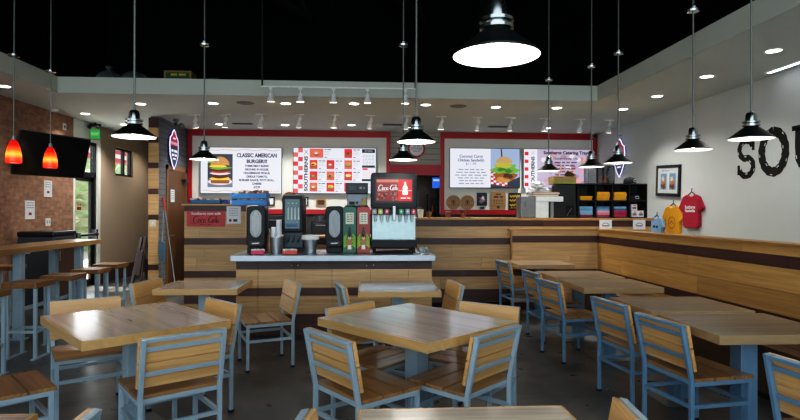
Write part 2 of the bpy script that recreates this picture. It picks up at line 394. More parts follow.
# brown door set in the siding
dr = MB().use(wood('brown_door_frame', '6d4c30', '8c6542', 'Z', .5)); DX = -3.75
dr.b2(DX, DX + .02, 10.55, 10.63, 0, 2.36); dr.b2(DX, DX + .02, 11.62, 11.7, 0, 2.36); dr.b2(DX, DX + .02, 10.55, 11.7, 2.28, 2.36)
dr = struct(dr.build('door_2'))
MB().use(wood('brown_door', '51381f', '6b4a2c', 'Z', .5)).b2(DX, DX + .012, 10.63, 11.62, .01, 2.28).build('door_leaf', dr)
MB().use(BLACK).box((DX + .05, 11.5, 2.1), (.08, .2, .06)).build('door_closer', dr)
MB().use(BRUSH).tube([(DX + .012, 10.72, 1.02), (DX + .06, 10.72, 1.02), (DX + .06, 10.84, 1.02)], .012).build('door_handle', dr)
# counter wall with its red frames, and the kitchen pass between them
def _bw(m):
    m.use(CREAM); m.b2(-3.75, .51, YB, YB + .12, 1.45, ZC); m.b2(1.59, XR, YB, YB + .12, 1.45, ZC)
    m.use(plain('dark_splashback', '3a3c3d', .6)); m.b2(-3.75, .51, YB, YB + .12, 0, 1.45); m.b2(1.59, XR, YB, YB + .12, 0, 1.45)
S('wall_back', _bw)
def frame(name, x0, x1):
    def f(m):
        m.use(RED); t = .028
        m.b2(x0, x1, YB - t, YB, ZC - .13, ZC); m.b2(x0, x1, YB - t, YB, 1.43, 1.53); m.b2(x0, x0 + .085, YB - t, YB, 1.53, ZC - .13); m.b2(x1 - .085, x1, YB - t, YB, 1.53, ZC - .13)
    S(name, f)
frame('trim_3', -3.74, .51); frame('trim_4', 1.59, XR - .005)
S('wall_pass_header', lambda m: m.use(siding_mat('pale_siding', 'aaa99d', .125)).b2(.51, 1.59, YB + .12, YB + .2, 2.45, ZC))
S('trim_5', lambda m: m.use(RED).b2(.47, 1.63, YB + .02, YB + .14, 2.27, 2.5))
def _kit(m):
    m.use(tile_mat()); m.b2(-.3, 2.6, 13.5, 13.6, 0, 2.9)
    m.use(plain('kitchen_paint', '8d8a80', .8)); m.b2(-.35, -.25, YB + .12, 13.6, 0, 2.9); m.b2(2.55, 2.65, YB + .12, 13.6, 0, 2.9); m.b2(-.3, 2.6, YB + .2, 13.6, 2.9, 2.95)
S('wall_kitchen', _kit)
S('wall_right', lambda m: m.use(WHITEW).b2(XR, XR + .15, YF, YB + .1, 0, ZC))
# plank-clad half wall beside the counter and the plank-clad booth half wall
def clad(m, a0, a1, bands, fix, side, t=.022, lens=(1.1, 2.2), off=0):
    """rows of boards between a0 and a1 along X (side 'x') or Y (side 'y'), standing out from `fix`"""
    for k, (z0, z1, brown) in enumerate(bands):
        a = a0; first = True
        while a < a1 - .01:
            L = random.uniform(*lens) * (.35 + .5 * ((k * 7 + off) % 3) / 2 if first else 1); b = min(a + L, a1); first = False
            if a1 - b < .2: b = a1
            if side == 'x': m.use(BRN_X if brown else OAK_X).b2(a + .0015, b - .0015, fix - t, fix, z0 + .0015, z1 - .0015)
            else: m.use(BRN_Y if brown else OAK_Y).b2(fix - t, fix, a + .0015, b - .0015, z0 + .0015, z1 - .0015)
            a = b
BANDS = [(.084, .282, 1), (.282, .48, 0), (.48, .58, 1), (.58, .78, 0), (.78, .98, 0), (.98, 1.08, 1), (1.08, 1.27, 0)]
m = MB(); clad(m, -2.75, -1.83, BANDS + [(1.27, 1.485, 0), (1.485, 1.575, 1)], 8.522, 'x', lens=(.5, .9))
m.use(OAK_X).b2(-2.75, -1.83, 8.522, 8.64, 0, 1.575); m.use(CAP).b2(-2.78, -1.8, 8.47, 8.68, 1.575, 1.6)
struct(m.build('wall_counter_end'))
PB = [(.0, .1, 1), (.1, .31, 0), (.31, .51, 0), (.51, .61, 1), (.61, .815, 0), (.815, 1.02, 0), (1.02, 1.125, 1), (1.125, 1.205, 0)]
m = MB(); clad(m, 2.24, 3.6, PB, 8.35, 'x', lens=(1.4, 2.2)); m.use(OAK_X).b2(2.24, 3.74, 8.35, 8.45, 0, 1.205); m.use(CAP).b2(2.2, 3.62, 8.3, 8.48, 1.205, 1.232)
clad(m, YF + 1, 8.328, PB, 3.6, 'y', lens=(1.5, 2.4)); m.use(OAK_Y).b2(3.6, 3.74, YF + 1, 8.35, 0, 1.205); m.use(CAP_Y).b2(3.56, 3.78, YF + 1, 8.3, 1.205, 1.232)
struct(m.build('wall_booth'))
# what lies outside the door and window: pavement and a clipped hedge
S('ground_outside', lambda m: m.use(plain('pale_pavement', 'c9c4b6', .9)).b2(-16, XL - .15, 2, 26, -.12, -.03))
hd = MB().use(GREEN)
for i in range(420):
    y = random.uniform(11, 25); z = random.uniform(.1, 3.9); x = -9.6 - random.random() * .7 - .25 * z
    q = Matrix.Rotation(random.random() * 6.3, 3, 'Z') @ Matrix.Rotation(random.uniform(-.9, .9), 3, 'X')
    r = random.uniform(.2, .5); hd.add([Vector((x, y, z)) + q @ Vector(p) * r for p in ((1, 0, 0), (.3, .55, .1), (-.8, .3, 0), (-.8, -.3, .2), (.3, -.5, 0))], [(0, 1, 2, 3, 4)])
hd.use(plain('hedge_core', 'a3bd86', .9, 0, .3, 2)).b2(-12, -10.6, 11, 25, -.03, 3.6)
tag(hd.build('hedge'), 'sunlit green hedge growing outside the glazed entrance door', 'hedge')
aw = MB()
for i in range(7): aw.use(RED if i % 3 != 1 else WHITE).b2(-7.3 + .04 * i, -7.0 + .04 * i, 12.2, 18.2, 2.86 + .1 * i, 2.96 + .1 * i)
aw.use(PLATE).tube([(-7.15, 12.4, -.03), (-7.15, 12.4, 2.9)], .04).tube([(-7.15, 17.9, -.03), (-7.15, 17.9, 2.9)], .04)
tag(aw.build('awning'), 'red and white awning outside, seen through the high window and door transom', 'awning')
# roof steel lost in the dark
TR = plain('dark_green_steel', '151d18', .8)
for i, (x0, y0, x1, y1) in enumerate(((-4.8, 3., -1.2, 11.6), (-2.6, 3., 1.2, 11.6), (1.6, 2., 2.4, 11.6))):
    m = MB().use(TR); m.bar((x0, y0, 6.1), (x1, y1, 6.1), .14, .2); m.bar((x0, y0, 5.5), (x1, y1, 5.5), .12, .12)
    for k in range(8):
        f, g = k / 8, (k + .5) / 8; P = lambda t, z: (x0 + (x1 - x0) * t, y0 + (y1 - y0) * t, z)
        m.bar(P(f, 5.5), P(g, 6.1), .05, .05); m.bar(P(g, 6.1), P(f + .125, 5.5), .05, .05)
    tag(m.build('roof_truss'), 'dark steel roof truss in the black raised ceiling, %s from the left' % ORD[i], 'truss', 'roof trusses')

# ================================================================== chairs
CH = {}
GB = 'blue framed chairs along the booth half wall'
def chair(x, y, face, label, group):
    """(x, y) is the middle of the top of the backrest, `face` the heading in degrees"""
    blue = BLUE_SKYLIT if group == GB else BLUE
    h = R(face); rz = h - PI / 2; loc = (x + .285 * math.cos(h), y + .285 * math.sin(h), 0)
    if blue in CH: return dup(CH[blue], loc, rz, label, group)
    t = thing('dining_chair', label, 'chair', loc, rz, group); CH[blue] = t
    W2 = .226; yb = lambda z: -.215 - .07 * max(0, z - .44) / .36
    MB().use(blue).b2(-W2, W2, -.2, -.172, .408, .436).b2(-W2, W2, .195, .223, .408, .436).b2(-W2 - .014, -W2 + .014, -.2, .223, .408, .436).b2(W2 - .014, W2 + .014, -.2, .223, .408, .436).build('seat_frame', t, bevel=.003)
    m = MB().use(SEAT)
    for k in range(3): m.b2(-.24, .24, -.197 + k * .148, -.197 + k * .148 + .139, .436, .458)
    m.build('seat', t, bevel=.003)
    for s in (-1, 1):
        l = MB().use(blue).b2(s * W2 - .014, s * W2 + .014, .195, .223, .012, .41).build('leg', t, bevel=.003)
        MB().use(RUBBER).b2(s * W2 - .016, s * W2 + .016, .193, .225, 0, .02).build('foot_cap', l)
        m = MB().use(blue); P = [(-.215, .012), (-.215, .44), (-.285, .79)]; vs = []
        for (py, pz) in P: vs += [(s * W2 - .011, py - .014, pz), (s * W2 + .013, py - .014, pz), (s * W2 + .013, py + .014, pz), (s * W2 - .013, py + .014, pz)]
        fs = [(3, 2, 1, 0), (8, 9, 10, 11)] + [(i * 4 + k, i * 4 + (k + 1) % 4, i * 4 + 4 + (k + 1) % 4, i * 4 + 4 + k) for i in range(2) for k in range(4)]
        l = m.add(vs, fs).build('leg', t, bevel=.003)
        MB().use(RUBBER).b2(s * W2 - .016, s * W2 + .016, -.232, -.198, 0, .02).build('foot_cap', l)
        MB().use(blue).b2(s * W2 - .011, s * W2 + .011, -.2, .2, .268, .292).build('stretcher', t)
    MB().use(blue).b2(-W2, W2, -.226, -.204, .268, .292).build('stretcher', t)
    MB().use(blue).b2(-W2, W2, .198, .22, .268, .292).build('stretcher', t)
    m = MB().use(blue); tilt = Matrix.Rotation(math.atan2(.07, .36), 3, 'X')
    m.box((0, yb(.782), .782), (.478, .028, .02), tilt); m.box((0, yb(.728) + .005, .728), (.43, .01, .026), tilt); m.box((0, yb(.585) + .005, .585), (.43, .01, .026), tilt)
    m.build('back_frame', t, bevel=.002)
    m = MB().use(BACK)
    for z0 in (.503, .65): m.box((0, yb(z0 + .072) + .027, z0 + .072), (.492, .022, .143), tilt)
    m.build('backrest', t, bevel=.003)
    return t
for (x, y, f, l) in (
    (1.92, 7.69, 8, 'blue framed slat chair at the farthest table of the booth row'),
    (1.92, 6.36, 6, 'blue framed slat chair second from the far end of the booth row'),
    (1.84, 5.52, 9, 'blue framed slat chair third from the far end of the booth row'),
    (1.91, 4.26, 8, 'blue framed slat chair fourth from the far end of the booth row'),
    (1.925, 3.53, 9, 'blue framed slat chair with whole back showing, at nearest booth row table in view'),
    (2.03, 2.41, 8, 'blue framed slat chair cut by the right edge of the picture')): chair(x, y, f, l, GB)
GM = 'chairs round the middle square table'
for (x, y, f, l) in (
    (-.23, 3.16, 36, 'chair with its back to us at the near left side of the middle table'),
    (.79, 3.22, 134, 'chair with its back to us at the near right side of the middle table'),
    (-.13, 4.18, -43, 'chair facing us behind the far left side of the middle table'),
    (.95, 4.16, -128, 'chair facing us with pale backrest, behind the far right side of the middle table')): chair(x, y, f, l, GM)
GL = 'chairs round the left square table'
for (x, y, f, l) in (
    (-1.03, 3.22, 126, 'chair with its back to us in front of the left square table'),
    (-1.10, 4.38, -138, 'chair facing left with pale back at the right corner of the left table'),
    (-2.24, 4.55, -58, 'chair facing us behind the far left side of the left square table'),
    (-2.37, 3.2, 42, 'chair whose bare seat enters at the left edge of the picture')): chair(x, y, f, l, GL)
GC = 'chairs at the small tables before the drink counter'
for (x, y, f, l) in (
    (-.72, 5.57, -158, 'chair standing clear before the drink counter, seat slats showing, facing left'),
    (-2.22, 5.67, -12, 'chair at the left end of the small table by the planked half wall'),
    (.90, 5.42, -174, 'chair facing left at the right end of the small middle table'),
    (-.26, 5.31, 11, 'chair seen from behind at the left end of the small middle table')): chair(x, y, f, l, GC)
GF = 'chairs at the front edge of the picture'
for (x, y, f, l) in (
    (.95, 1.80, 173, 'chair back cut by the bottom edge, right of the front table'),
    (-.25, 1.75, -8, 'chair back cut by the bottom edge, left of the front table'),
    (-.94, 1.79, -177, 'chair back just poking up at the bottom edge on the left')): chair(x, y, f, l, GF)

# ================================================================== tables
def table(x, y, sx, sy, rz, label, group, top=TOP, edge=TOP_E, blue=BLUE):
    t = thing('dining_table', label, 'table', (x, y, 0), rz, group)
    tp = MB().use(top).b2(-sx / 2 + .012, sx / 2 - .012, -sy / 2 + .012, sy / 2 - .012, .706, .76).build('tabletop', t)
    m = MB().use(edge)                                       # solid edging round the slab, mitred
    for k in range(4):
        a, b = (sx / 2, sy / 2) if k % 2 == 0 else (sy / 2, sx / 2); q = Matrix.Rotation(k * PI / 2, 3, 'Z')
        c = [(-a, -b), (a, -b), (a - .012, -b + .012), (-a + .012, -b + .012)]
        vs = [q @ Vector((p[0], p[1], z)) for z in (.704, .7605) for p in c]
        m.add(vs, [(3, 2, 1, 0), (4, 5, 6, 7), (0, 1, 5, 4), (1, 2, 6, 5), (2, 3, 7, 6), (3, 0, 4, 7)])
    m.build('edge_band', t, bevel=.002)
    MB().use(blue).b2(-.057, .057, -.057, .057, .012, .694).build('column', t, bevel=.004)
    MB().use(PLATE).b2(-.16, .16, -.16, .16, .694, .704).build('mounting_plate', t)
    MB().use(PLATE).b2(-.208, .208, -.208, .208, 0, .012).build('base_plate', t, bevel=.003)
    return t
A = R(-49.5)
table(.345, 3.735, 1.04, .90, A, 'large square butcher block table in the middle of the room, set diagonally', 'square tables set diagonally')
table(-1.59, 3.88, 1.04, .90, A, 'large square butcher block table on the left, set diagonally', 'square tables set diagonally')
table(-1.6, 5.61, .78, .7, 0, 'small table with pale edge before the planked half wall with the red sign', 'small tables before the counter')
table(.31, 5.39, .77, .7, 0, 'small table standing before the middle of the drink counter', 'small tables before the counter')
table(.36, 1.71, .78, .7, 0, 'table top cut by the bottom edge in the centre of the picture', 'tables at the front edge')
table(-1.59, 1.72, .8, .72, 0, 'table corner just showing in the bottom left corner of the picture', 'tables at the front edge')
for y, l in ((7.84, 'darker wooden table at the far end of the booth row'), (6.37, 'second darker table from the far end of the booth row'), (5.55, 'third darker table from the far end of the booth row'),
             (4.29, 'fourth darker table from the far end, just behind the nearest booth table'), (3.51, 'nearest darker wooden table of the booth row, overhanging on its blue post')):
    table(2.505, y, .8, .70, 0, l, 'booth row tables', TOP_D, TOP_DE, BLUE_SKYLIT)
# bench running along the half wall
t = thing('booth_bench', 'long dark wooden bench running along the booth half wall behind the tables', 'bench', (3.34, 4.2, 0))
m = MB().use(wood('bench_boards', '4a3220', '6d4b2e', 'Y', .35, 18))
for k in range(3): m.b2(-.23 + k * .155, -.23 + k * .155 + .15, -5, 4.02, .43, .455)
m.build('seat', t, bevel=.004)
MB().use(wood('bench_front', '4f3824', '6b4c30', 'Y', .45, 18)).b2(-.18, -.155, -5, 4.02, .06, .428).b2(-.155, .23, -5, -4.97, .06, .428).build('front_panel', t)
MB().use(RUBBER).b2(-.14, .2, -5, 4.02, 0, .06).build('plinth', t)

# ================================================================== high table and stools on the left
t = thing('bar_table', 'long high wooden table on blue posts along the brick wall', 'table', (-4.15, 6.0, 0))
MB().use(wood('bar_table_top', '80603c', 'b18a5a', 'Y', .3, 20, stave=.09)).b2(-.25, .25, -3.2, 2.4, 1.005, 1.07).build('tabletop', t, bevel=.005)
for yy in (-2.4, -.9, .62, 1.95):
    for xx in (-.2, .14):
        l = MB().use(BLUE).b2(xx - .045, xx + .045, yy - .045, yy + .045, .01, .99).build('leg', t, bevel=.004)
    MB().use(BLUE).b2(-.24, .24, yy - .05, yy + .05, .99, 1.005).build('bracket', t)
    MB().use(BLUE).b2(-.22, .22, yy - .06, yy + .06, 0, .012).build('foot_plate', t)
MB().use(BLUE).b2(-.02, .02, -2.4, 1.95, .28, .32).build('foot_rail', t)
ST = None
def stool(x, y, label):
    global ST
    if ST: return dup(ST, (x, y, 0), 0, label, 'bar stools at the high table')
    t = thing('bar_stool', label, 'stool', (x, y, 0), 0, 'bar stools at the high table'); ST = t
    MB().use(STOOLW).b2(-.17, .17, -.17, .17, .715, .77).build('seat', t, bevel=.004)
    for sx in (-1, 1):
        for sy in (-1, 1): MB().use(BLUE).b2(sx * .135 - .015, sx * .135 + .015, sy * .12 - .015, sy * .12 + .015, .012, .715).build('leg', t, bevel=.002)
        MB().use(BLUE).b2(sx * .135 - .02, sx * .135 + .02, -.17, .17, 0, .012).build('floor_bar', t)
        MB().use(BLUE).b2(sx * .135 - .01, sx * .135 + .01, -.12, .12, .26, .285).build('stretcher', t)
    for sy in (-1, 1): MB().use(BLUE).b2(-.135, .135, sy * .12 - .01, sy * .12 + .01, .26, .285).build('stretcher', t)
    return t
for x, y, l in ((-3.44, 5.12, 'nearest bar stool in view, its seat cut by the left edge'), (-3.45, 5.86, 'second nearest bar stool at the high table'), (-3.43, 6.48, 'third nearest bar stool at the high table'), (-3.44, 7.12, 'fourth bar stool along the high table'), (-3.5, 7.78, 'farthest bar stool, at the end of the high table near the door'), (-4.74, 7.55, 'bar stool on the brick wall side of the high table')): stool(x, y, l)

# ================================================================== counters
def part(m, name, t, **kw): return m.build(name, t, M=Matrix.Translation(-Vector(t.location)), **kw)
t = thing('drink_counter', 'planked drink station cabinet with stainless steel top in front of the serving area', 'counter', (-.38, 6.65, 0))
part(MB().use(STEEL).b2(-1.58, .825, 6.5, 7.46, .905, .977), 'countertop', t, bevel=.006)
part(MB().use(BRN_X).b2(-1.55, .8, 6.69, 7.4, .0, .9), 'carcass', t)
SB = [(.004, .26, 1), (.26, .477, 0), (.477, .573, 1), (.573, .796, 0), (.796, .9, 1)]
def panel(a, b, name):
    m = MB()
    for z0, z1, k in SB: m.use(BRN_X if k else OAK_X).b2(a + .002, b - .002, 6.665, 6.69, z0 + .0015, z1 - .0015)
    return part(m, name, t)
panel(-1.55, -1.29, 'end_panel'); panel(.51, .8, 'end_panel')
for a, b, kx in ((-1.29, -.85, -.89), (-.85, -.41, -.81), (-.41, .05, .005), (.05, .51, .09)):
    dd = panel(a, b, 'door'); part(MB().use(CHRM).ball((kx, 6.645, .845), .016).tube([(kx, 6.66, .845), (kx, 6.65, .845)], .007), 'knob', t).parent = dd
t = thing('service_counter', 'long plank-faced ordering counter behind the drink station and booths', 'counter', (1.4, 8.85, 0))
m = MB(); clad(m, .77, 4.53, BANDS[:-1] + [(1.08, 1.262, 0), (1.262, 1.358, 1)], 8.522, 'x', lens=(1.0, 1.7), off=2)
part(m, 'plank_facing', t); part(MB().use(OAK_X).b2(.77, 4.53, 8.522, 8.62, .08, 1.36), 'front_wall', t)
part(MB().use(CAP).b2(.74, 4.56, 8.46, 9.1, 1.36, 1.396), 'cap', t, bevel=.004); part(MB().use(RUBBER).b2(.77, 4.53, 8.54, 9.0, 0, .082), 'toe_kick', t)
part(MB().use(plain('counter_carcass', '4b3a2c', .6)).b2(.8, 4.5, 8.63, 9.05, .082, 1.355), 'carcass', t)
m = MB(); clad(m, -1.83, .768, BANDS[:-1], 8.522, 'x', lens=(1.0, 1.7), off=1); part(m, 'low_plank_facing', t)
part(MB().use(OAK_X).b2(-1.83, .768, 8.522, 9.0, .082, 1.075), 'low_wall', t); part(MB().use(CAP).b2(-1.83, .74, 8.47, 9.05, 1.08, 1.11), 'low_cap', t)
# kitchen line behind it
t = thing('kitchen_bench', 'stainless kitchen work bench against the wall below the left red frame', 'work bench', (-1.4, 11.3, 0))
part(MB().use(STEEL).b2(-3.4, .4, 10.95, 11.75, .96, 1.0), 'bench_top', t)
for x in (-3.3, -1.45, .3):
    for y in (11.02, 11.68): part(MB().use(BRUSH).tube([(x, y, 0), (x, y, .96)], .022), 'leg', t)
part(MB().use(STEEL).b2(-3.35, .35, 11.0, 11.72, .3, .32), 'lower_shelf', t)
def appliance(label, x0, x1, y0, y1, h, cat='oven', name='counter_oven', face='2b2d30'):
    t = thing(name, label, cat, ((x0 + x1) / 2, (y0 + y1) / 2, 1.0))
    part(MB().use(plain('appliance_black', '1c1d1f', .45)).b2(x0, x1, y0, y1, 1.0, 1.0 + h), 'body', t, bevel=.012)
    part(MB().use(plain('appliance_face' + face, face, .25)).b2(x0 + .05, x1 - .05, y0 - .012, y0, 1.05, 1.0 + h - .05), 'door', t, bevel=.006)
    part(MB().use(BRUSH).tube([(x0 + .1, y0 - .012, 1 + h - .09), (x0 + .1, y0 - .04, 1 + h - .09), (x1 - .1, y0 - .04, 1 + h - .09), (x1 - .1, y0 - .012, 1 + h - .09)], .01), 'handle', t)
    return t
appliance('black counter oven behind the tall tea dispenser', -2.3, -1.5, 11.05, 11.7, .4)
appliance('black counter oven with steel pans on top, between the dispenser and the grey napkin holder', -1.1, -.5, 11.05, 11.7, .3)
appliance('black counter oven left behind the napkin dispenser by the red sign', -3.3, -2.5, 11.05, 11.7, .38)
for x, l in ((-.95, 'left'), (-.68, 'right')):
    t = thing('steel_pan', '%s steel pan standing on the black oven behind the drink station' % l, 'pan', (x, 11.35, 1.3), 0, 'steel pans on the oven')
    MB().use(STEEL).lathe([(.001, 0), (.1, 0), (.12, .1), (.115, .1), (.096, .008), (.001, .008)]).build('bowl', t)
    MB().use(BRUSH).tube([(.115, 0, .085), (.17, .05, .1)], .008).build('handle', t)

# ================================================================== screens and signs
SCRW = glow('screen_white', 'e3e5f2', .86); SCRT = glow('screen_purple_text', '3b2a52', .8); SCRD = glow('screen_dark', '23222c', .6)
SCRR = glow('screen_red', 'd8202a', .85); SCRP = glow('screen_pink', 'e8a39c', .85); GOLD = glow('screen_gold', 'cfae5a', .8)
BUN = glow('screen_bun', 'c58e4c', .85); BUND = glow('screen_bun_dark', 'a2602a', .7); LETT = glow('screen_lettuce', '6fae3c', .8); PATTY = glow('screen_patty', '5a2f1c', .7)
CHEE = glow('screen_cheese', 'f2c444', .9); TOM = glow('screen_tomato', 'c8341f', .8); PBG = glow('screen_photo_grey', '7d8794', .7); ONI = glow('screen_onion', 'e6d6e0', .9); PBG2 = glow('screen_photo_slate', '3c4250', .7); GRYT = glow('screen_grey_text', '8d90a6', .85)
def blob(f, a, b, rx, ry, m, l, wob=.12, n=22):
    ph = random.random() * 6
    f.poly([(a + rx * math.cos(q) * (1 + wob * math.sin(5 * q + ph)), b + ry * math.sin(q) * (1 + wob * math.cos(4 * q + ph))) for q in [2 * PI * k / n for k in range(n)]], m, l)
def burger(f, a, b, w, l=3, tall=1.):
    """stacked sandwich, w wide, standing at (a, b) = middle of its base"""
    h = w * tall
    f.poly([(a - .42 * w, b + .02 * h), (a + .42 * w, b + .02 * h), (a + .46 * w, b + .14 * h), (a - .46 * w, b + .14 * h)], BUND, l)
    blob(f, a, b + .2 * h, .48 * w, .07 * h, CHEE, l + 1); blob(f, a, b + .28 * h, .46 * w, .08 * h, PATTY, l + 2)
    blob(f, a, b + .37 * h, .48 * w, .05 * h, ONI, l + 3); blob(f, a, b + .43 * h, .45 * w, .05 * h, TOM, l + 4); blob(f, a, b + .5 * h, .46 * w, .07 * h, PATTY, l + 5); blob(f, a, b + .57 * h, .5 * w, .06 * h, LETT, l + 6, .25); blob(f, a - .1 * w, b + .63 * h, .4 * w, .05 * h, CHEE, l + 7)
    f.poly([(a + .45 * w * math.cos(R(q)), b + .66 * h + .3 * h * math.sin(R(q))) for q in range(0, 181, 12)], BUN, l + 8)
    for k in range(9): f.disc(a + random.uniform(-.3, .3) * w, b + .66 * h + random.uniform(.06, .2) * h, .012 * w, ONI, l + 9, 8)
def tv(label, x0, x1, z0, z1, art, y=YB):
    t = thing('menu_screen', label, 'screen', ((x0 + x1) / 2, y, z0))
    part(MB().use(BLACK).b2(x0, x1, y - .075, y - .035, z0, z1), 'housing', t, bevel=.004)
    part(MB().use(BLACK).b2(x0 + .3, x1 - .3, y - .036, y, z0 + .2, z1 - .2), 'wall_mount', t)
    f = Flat((x0 + .012, y - .0755, z0 + .012), X, Z); w, h = x1 - x0 - .024, z1 - z0 - .024
    art(f, w, h); part(f, 'screen', t)
def art1(f, w, h):
    f.rect(0, 0, w, h, SCRW)
    for yy in (.05, .95):
        f.ribbon([(w * (.02 + .96 * k / 60), h * yy + .016 * math.sin(k * .42)) for k in range(61)], .009, GOLD, 2)
        f.ribbon([(w * (.02 + .96 * k / 60), h * yy + .016 * math.sin(k * .42 + 1.4)) for k in range(61)], .005, SCRP, 2)
    f.rect(.085 * w, .13 * h, .395 * w, .86 * h, PBG2, 2); f.rect(.085 * w, .13 * h, .395 * w, .3 * h, PBG, 3); f.rect(.085 * w, .66 * h, .16 * w, .86 * h, LETT, 3)
    blob(f, .24 * w, .25 * h, .15 * w, .07 * h, ONI, 4, .02); burger(f, .24 * w, .2 * h, .26 * w, 5, 1.38)
    f.text('CLASSIC AMERICAN', .695 * w, .83 * h, .115, SCRT, 2, bold=.005, width=.5 * w); f.text('BURGER!!!', .695 * w, .7 * h, .1, SCRT, 2, bold=.005, width=.255 * w)
    for k, (s, q) in enumerate((('THREE MEAT BLEND', .3), ('GROUND IN HOUSE,', .3), ('HOUSEMADE PICKLE,', .33), ('CREOLE TOMATO,', .27), ('BURGER SAUCE, POTY ROLL,', .44), ('CHEESE', .12), ('$12.99', .08))):
        f.text(s, .695 * w, (.6 - k * .078) * h, .058, SCRT, 2, bold=.003, width=q * w)
def checks(f, w, h, cw, rows, cols, top=1.):
    s = h * top / rows
    for r in range(rows):
        for c in range(cols):
            if (r + c) % 2 == 0: f.rect(c * cw, r * s, (c + 1) * cw, (r + 1) * s, SCRR if (r * 3 + c) % 4 else glow('screen_red_faded', 'dc5a58', .85), 2)
def art2(f, w, h):
    f.rect(0, 0, w, h, SCRW); checks(f, w, h, .056 * w, 10, 2)
    f.text('SOUTHERNS', .153 * w, .43 * h, .1, SCRD, 2, rot=PI / 2, bold=.004, width=.78 * h)
    f.ribbon([(.128 * w, .86 * h), (.176 * w, .96 * h)], .008, SCRD); f.ribbon([(.176 * w, .86 * h), (.128 * w, .96 * h)], .008, SCRD)
    for r in range(4):
        b0 = (.785 - .25 * r) * h; b1 = b0 + .2 * h
        for c, a0 in enumerate((.195, .4, .615)):
            a1 = a0 + .095
            if r == 0 and c == 0: a1 = a0 + .165
            if r == 0 and c == 1: continue
            f.rect(a0 * w, b0, a1 * w, b1, SCRR if (r + c) % 3 else glow('screen_coral', 'e2604f', .85), 2)
            ca, cb = (a0 + a1) / 2 * w, (b0 + b1) / 2
            blob(f, ca, cb - .012, .036 * w, .055 * h, BUND, 3); blob(f, ca + .004, cb + .012, .034 * w, .035 * h, (BUN, CHEE, TOM)[(r + c) % 3], 4); blob(f, ca - .01, cb, .018 * w, .02 * h, (ONI, LETT, PATTY)[(r * 2 + c) % 3], 5)
            tx = a1 + .014
            f.lines(tx * w, (tx + .08) * w, b1 - .02 * h, .018, SCRD, 2, words=2)
            for k in range(3): f.lines(tx * w, (tx + random.uniform(.05, .085)) * w, b1 - (.06 + .034 * k) * h, .008, GRYT, 2, words=3)
            f.lines(tx * w, (tx + .03) * w, b0 + .012 * h, .014, SCRD, 2, words=1)
        if r: f.rect(.19 * w, b1 + .024 * h, .815 * w, b1 + .03 * h, GRYT, 2)
    for (z0, z1) in ((.9, .985), (.57, .62), (.27, .32)): f.rect(.83 * w, z0 * h, .99 * w, z1 * h, SCRD, 2)
    f.text('SOUTHERNS', .91 * w, .942 * h, .028, SCRW, 3); f.rect(.835 * w, .52 * h, .9 * w, .56 * h, SCRR, 2)
    for k in range(8): f.lines(.84 * w, .98 * w, (.85 - .032 * k) * h, .009, GRYT, 2, words=4)
    for k in range(5): f.lines(.84 * w, .98 * w, (.5 - .034 * k) * h, .009, SCRP, 2, words=4)
    for k in range(6): f.lines(.84 * w, .98 * w, (.23 - .034 * k) * h, .009, GRYT, 2, words=4)
def art3(f, w, h):
    f.rect(0, 0, w, h, SCRW); g = glow('screen_slate_text', '6c7396', .8)
    f.text('Coconut Curry', .3 * w, .8 * h, .085, g, bold=.003, width=.34 * w); f.text('Chicken Sandwich', .3 * w, .7 * h, .085, g, bold=.003, width=.38 * w); f.text('$11.99', .3 * w, .605 * h, .08, g, width=.15 * w)
    for k, q in enumerate((.36, .42, .46, .38, .34, .36)): f.lines((.3 - q / 2) * w, (.3 + q / 2) * w, (.46 - .072 * k) * h, .022, GRYT, 2, words=5)
    f.rect(.58 * w, 0, w, h, glow('screen_photo_blue', '9fb4d6', .8), 2)
    f.poly([(.58 * w, .0), (w, 0), (w, .28 * h), (.8 * w, .12 * h), (.58 * w, .3 * h)], PBG2, 3)
    for r in range(7):
        for c in range(6):
            a, b = (.585 + c * .04 + (r % 2) * .0) * w, (.42 - r * .055 - c * .012) * h
            if b > 0.01 and a + .04 * w < .86 * w: f.rect(a, b, a + .038 * w, b + .052 * h, SCRR if (r + c) % 2 else SCRW, 4)
    f.ribbon([(.735 * w, .99 * h), (.745 * w, .7 * h)], .03, PATTY, 4)
    blob(f, .79 * w, .3 * h, .17 * w, .14 * h, BUND, 5); blob(f, .76 * w, .2 * h, .1 * w, .08 * h, BUN, 6); blob(f, .83 * w, .3 * h, .07 * w, .08 * h, PATTY, 6)
    blob(f, .79 * w, .48 * h, .19 * w, .13 * h, LETT, 7, .25); blob(f, .74 * w, .48 * h, .06 * w, .06 * h, glow('screen_dark_leaf', '3f7a2c', .8), 8, .3); blob(f, .84 * w, .43 * h, .06 * w, .05 * h, glow('screen_dark_leaf', '3f7a2c', .8), 8, .3)
    blob(f, .76 * w, .58 * h, .12 * w, .08 * h, glow('screen_relish', 'b7b23f', .85), 9, .2); f.poly([(.775 * w + .12 * w * math.cos(R(q)), .64 * h + .16 * h * math.sin(R(q))) for q in range(0, 181, 12)], glow('screen_pale_bun', 'c4a06c', .8), 10)
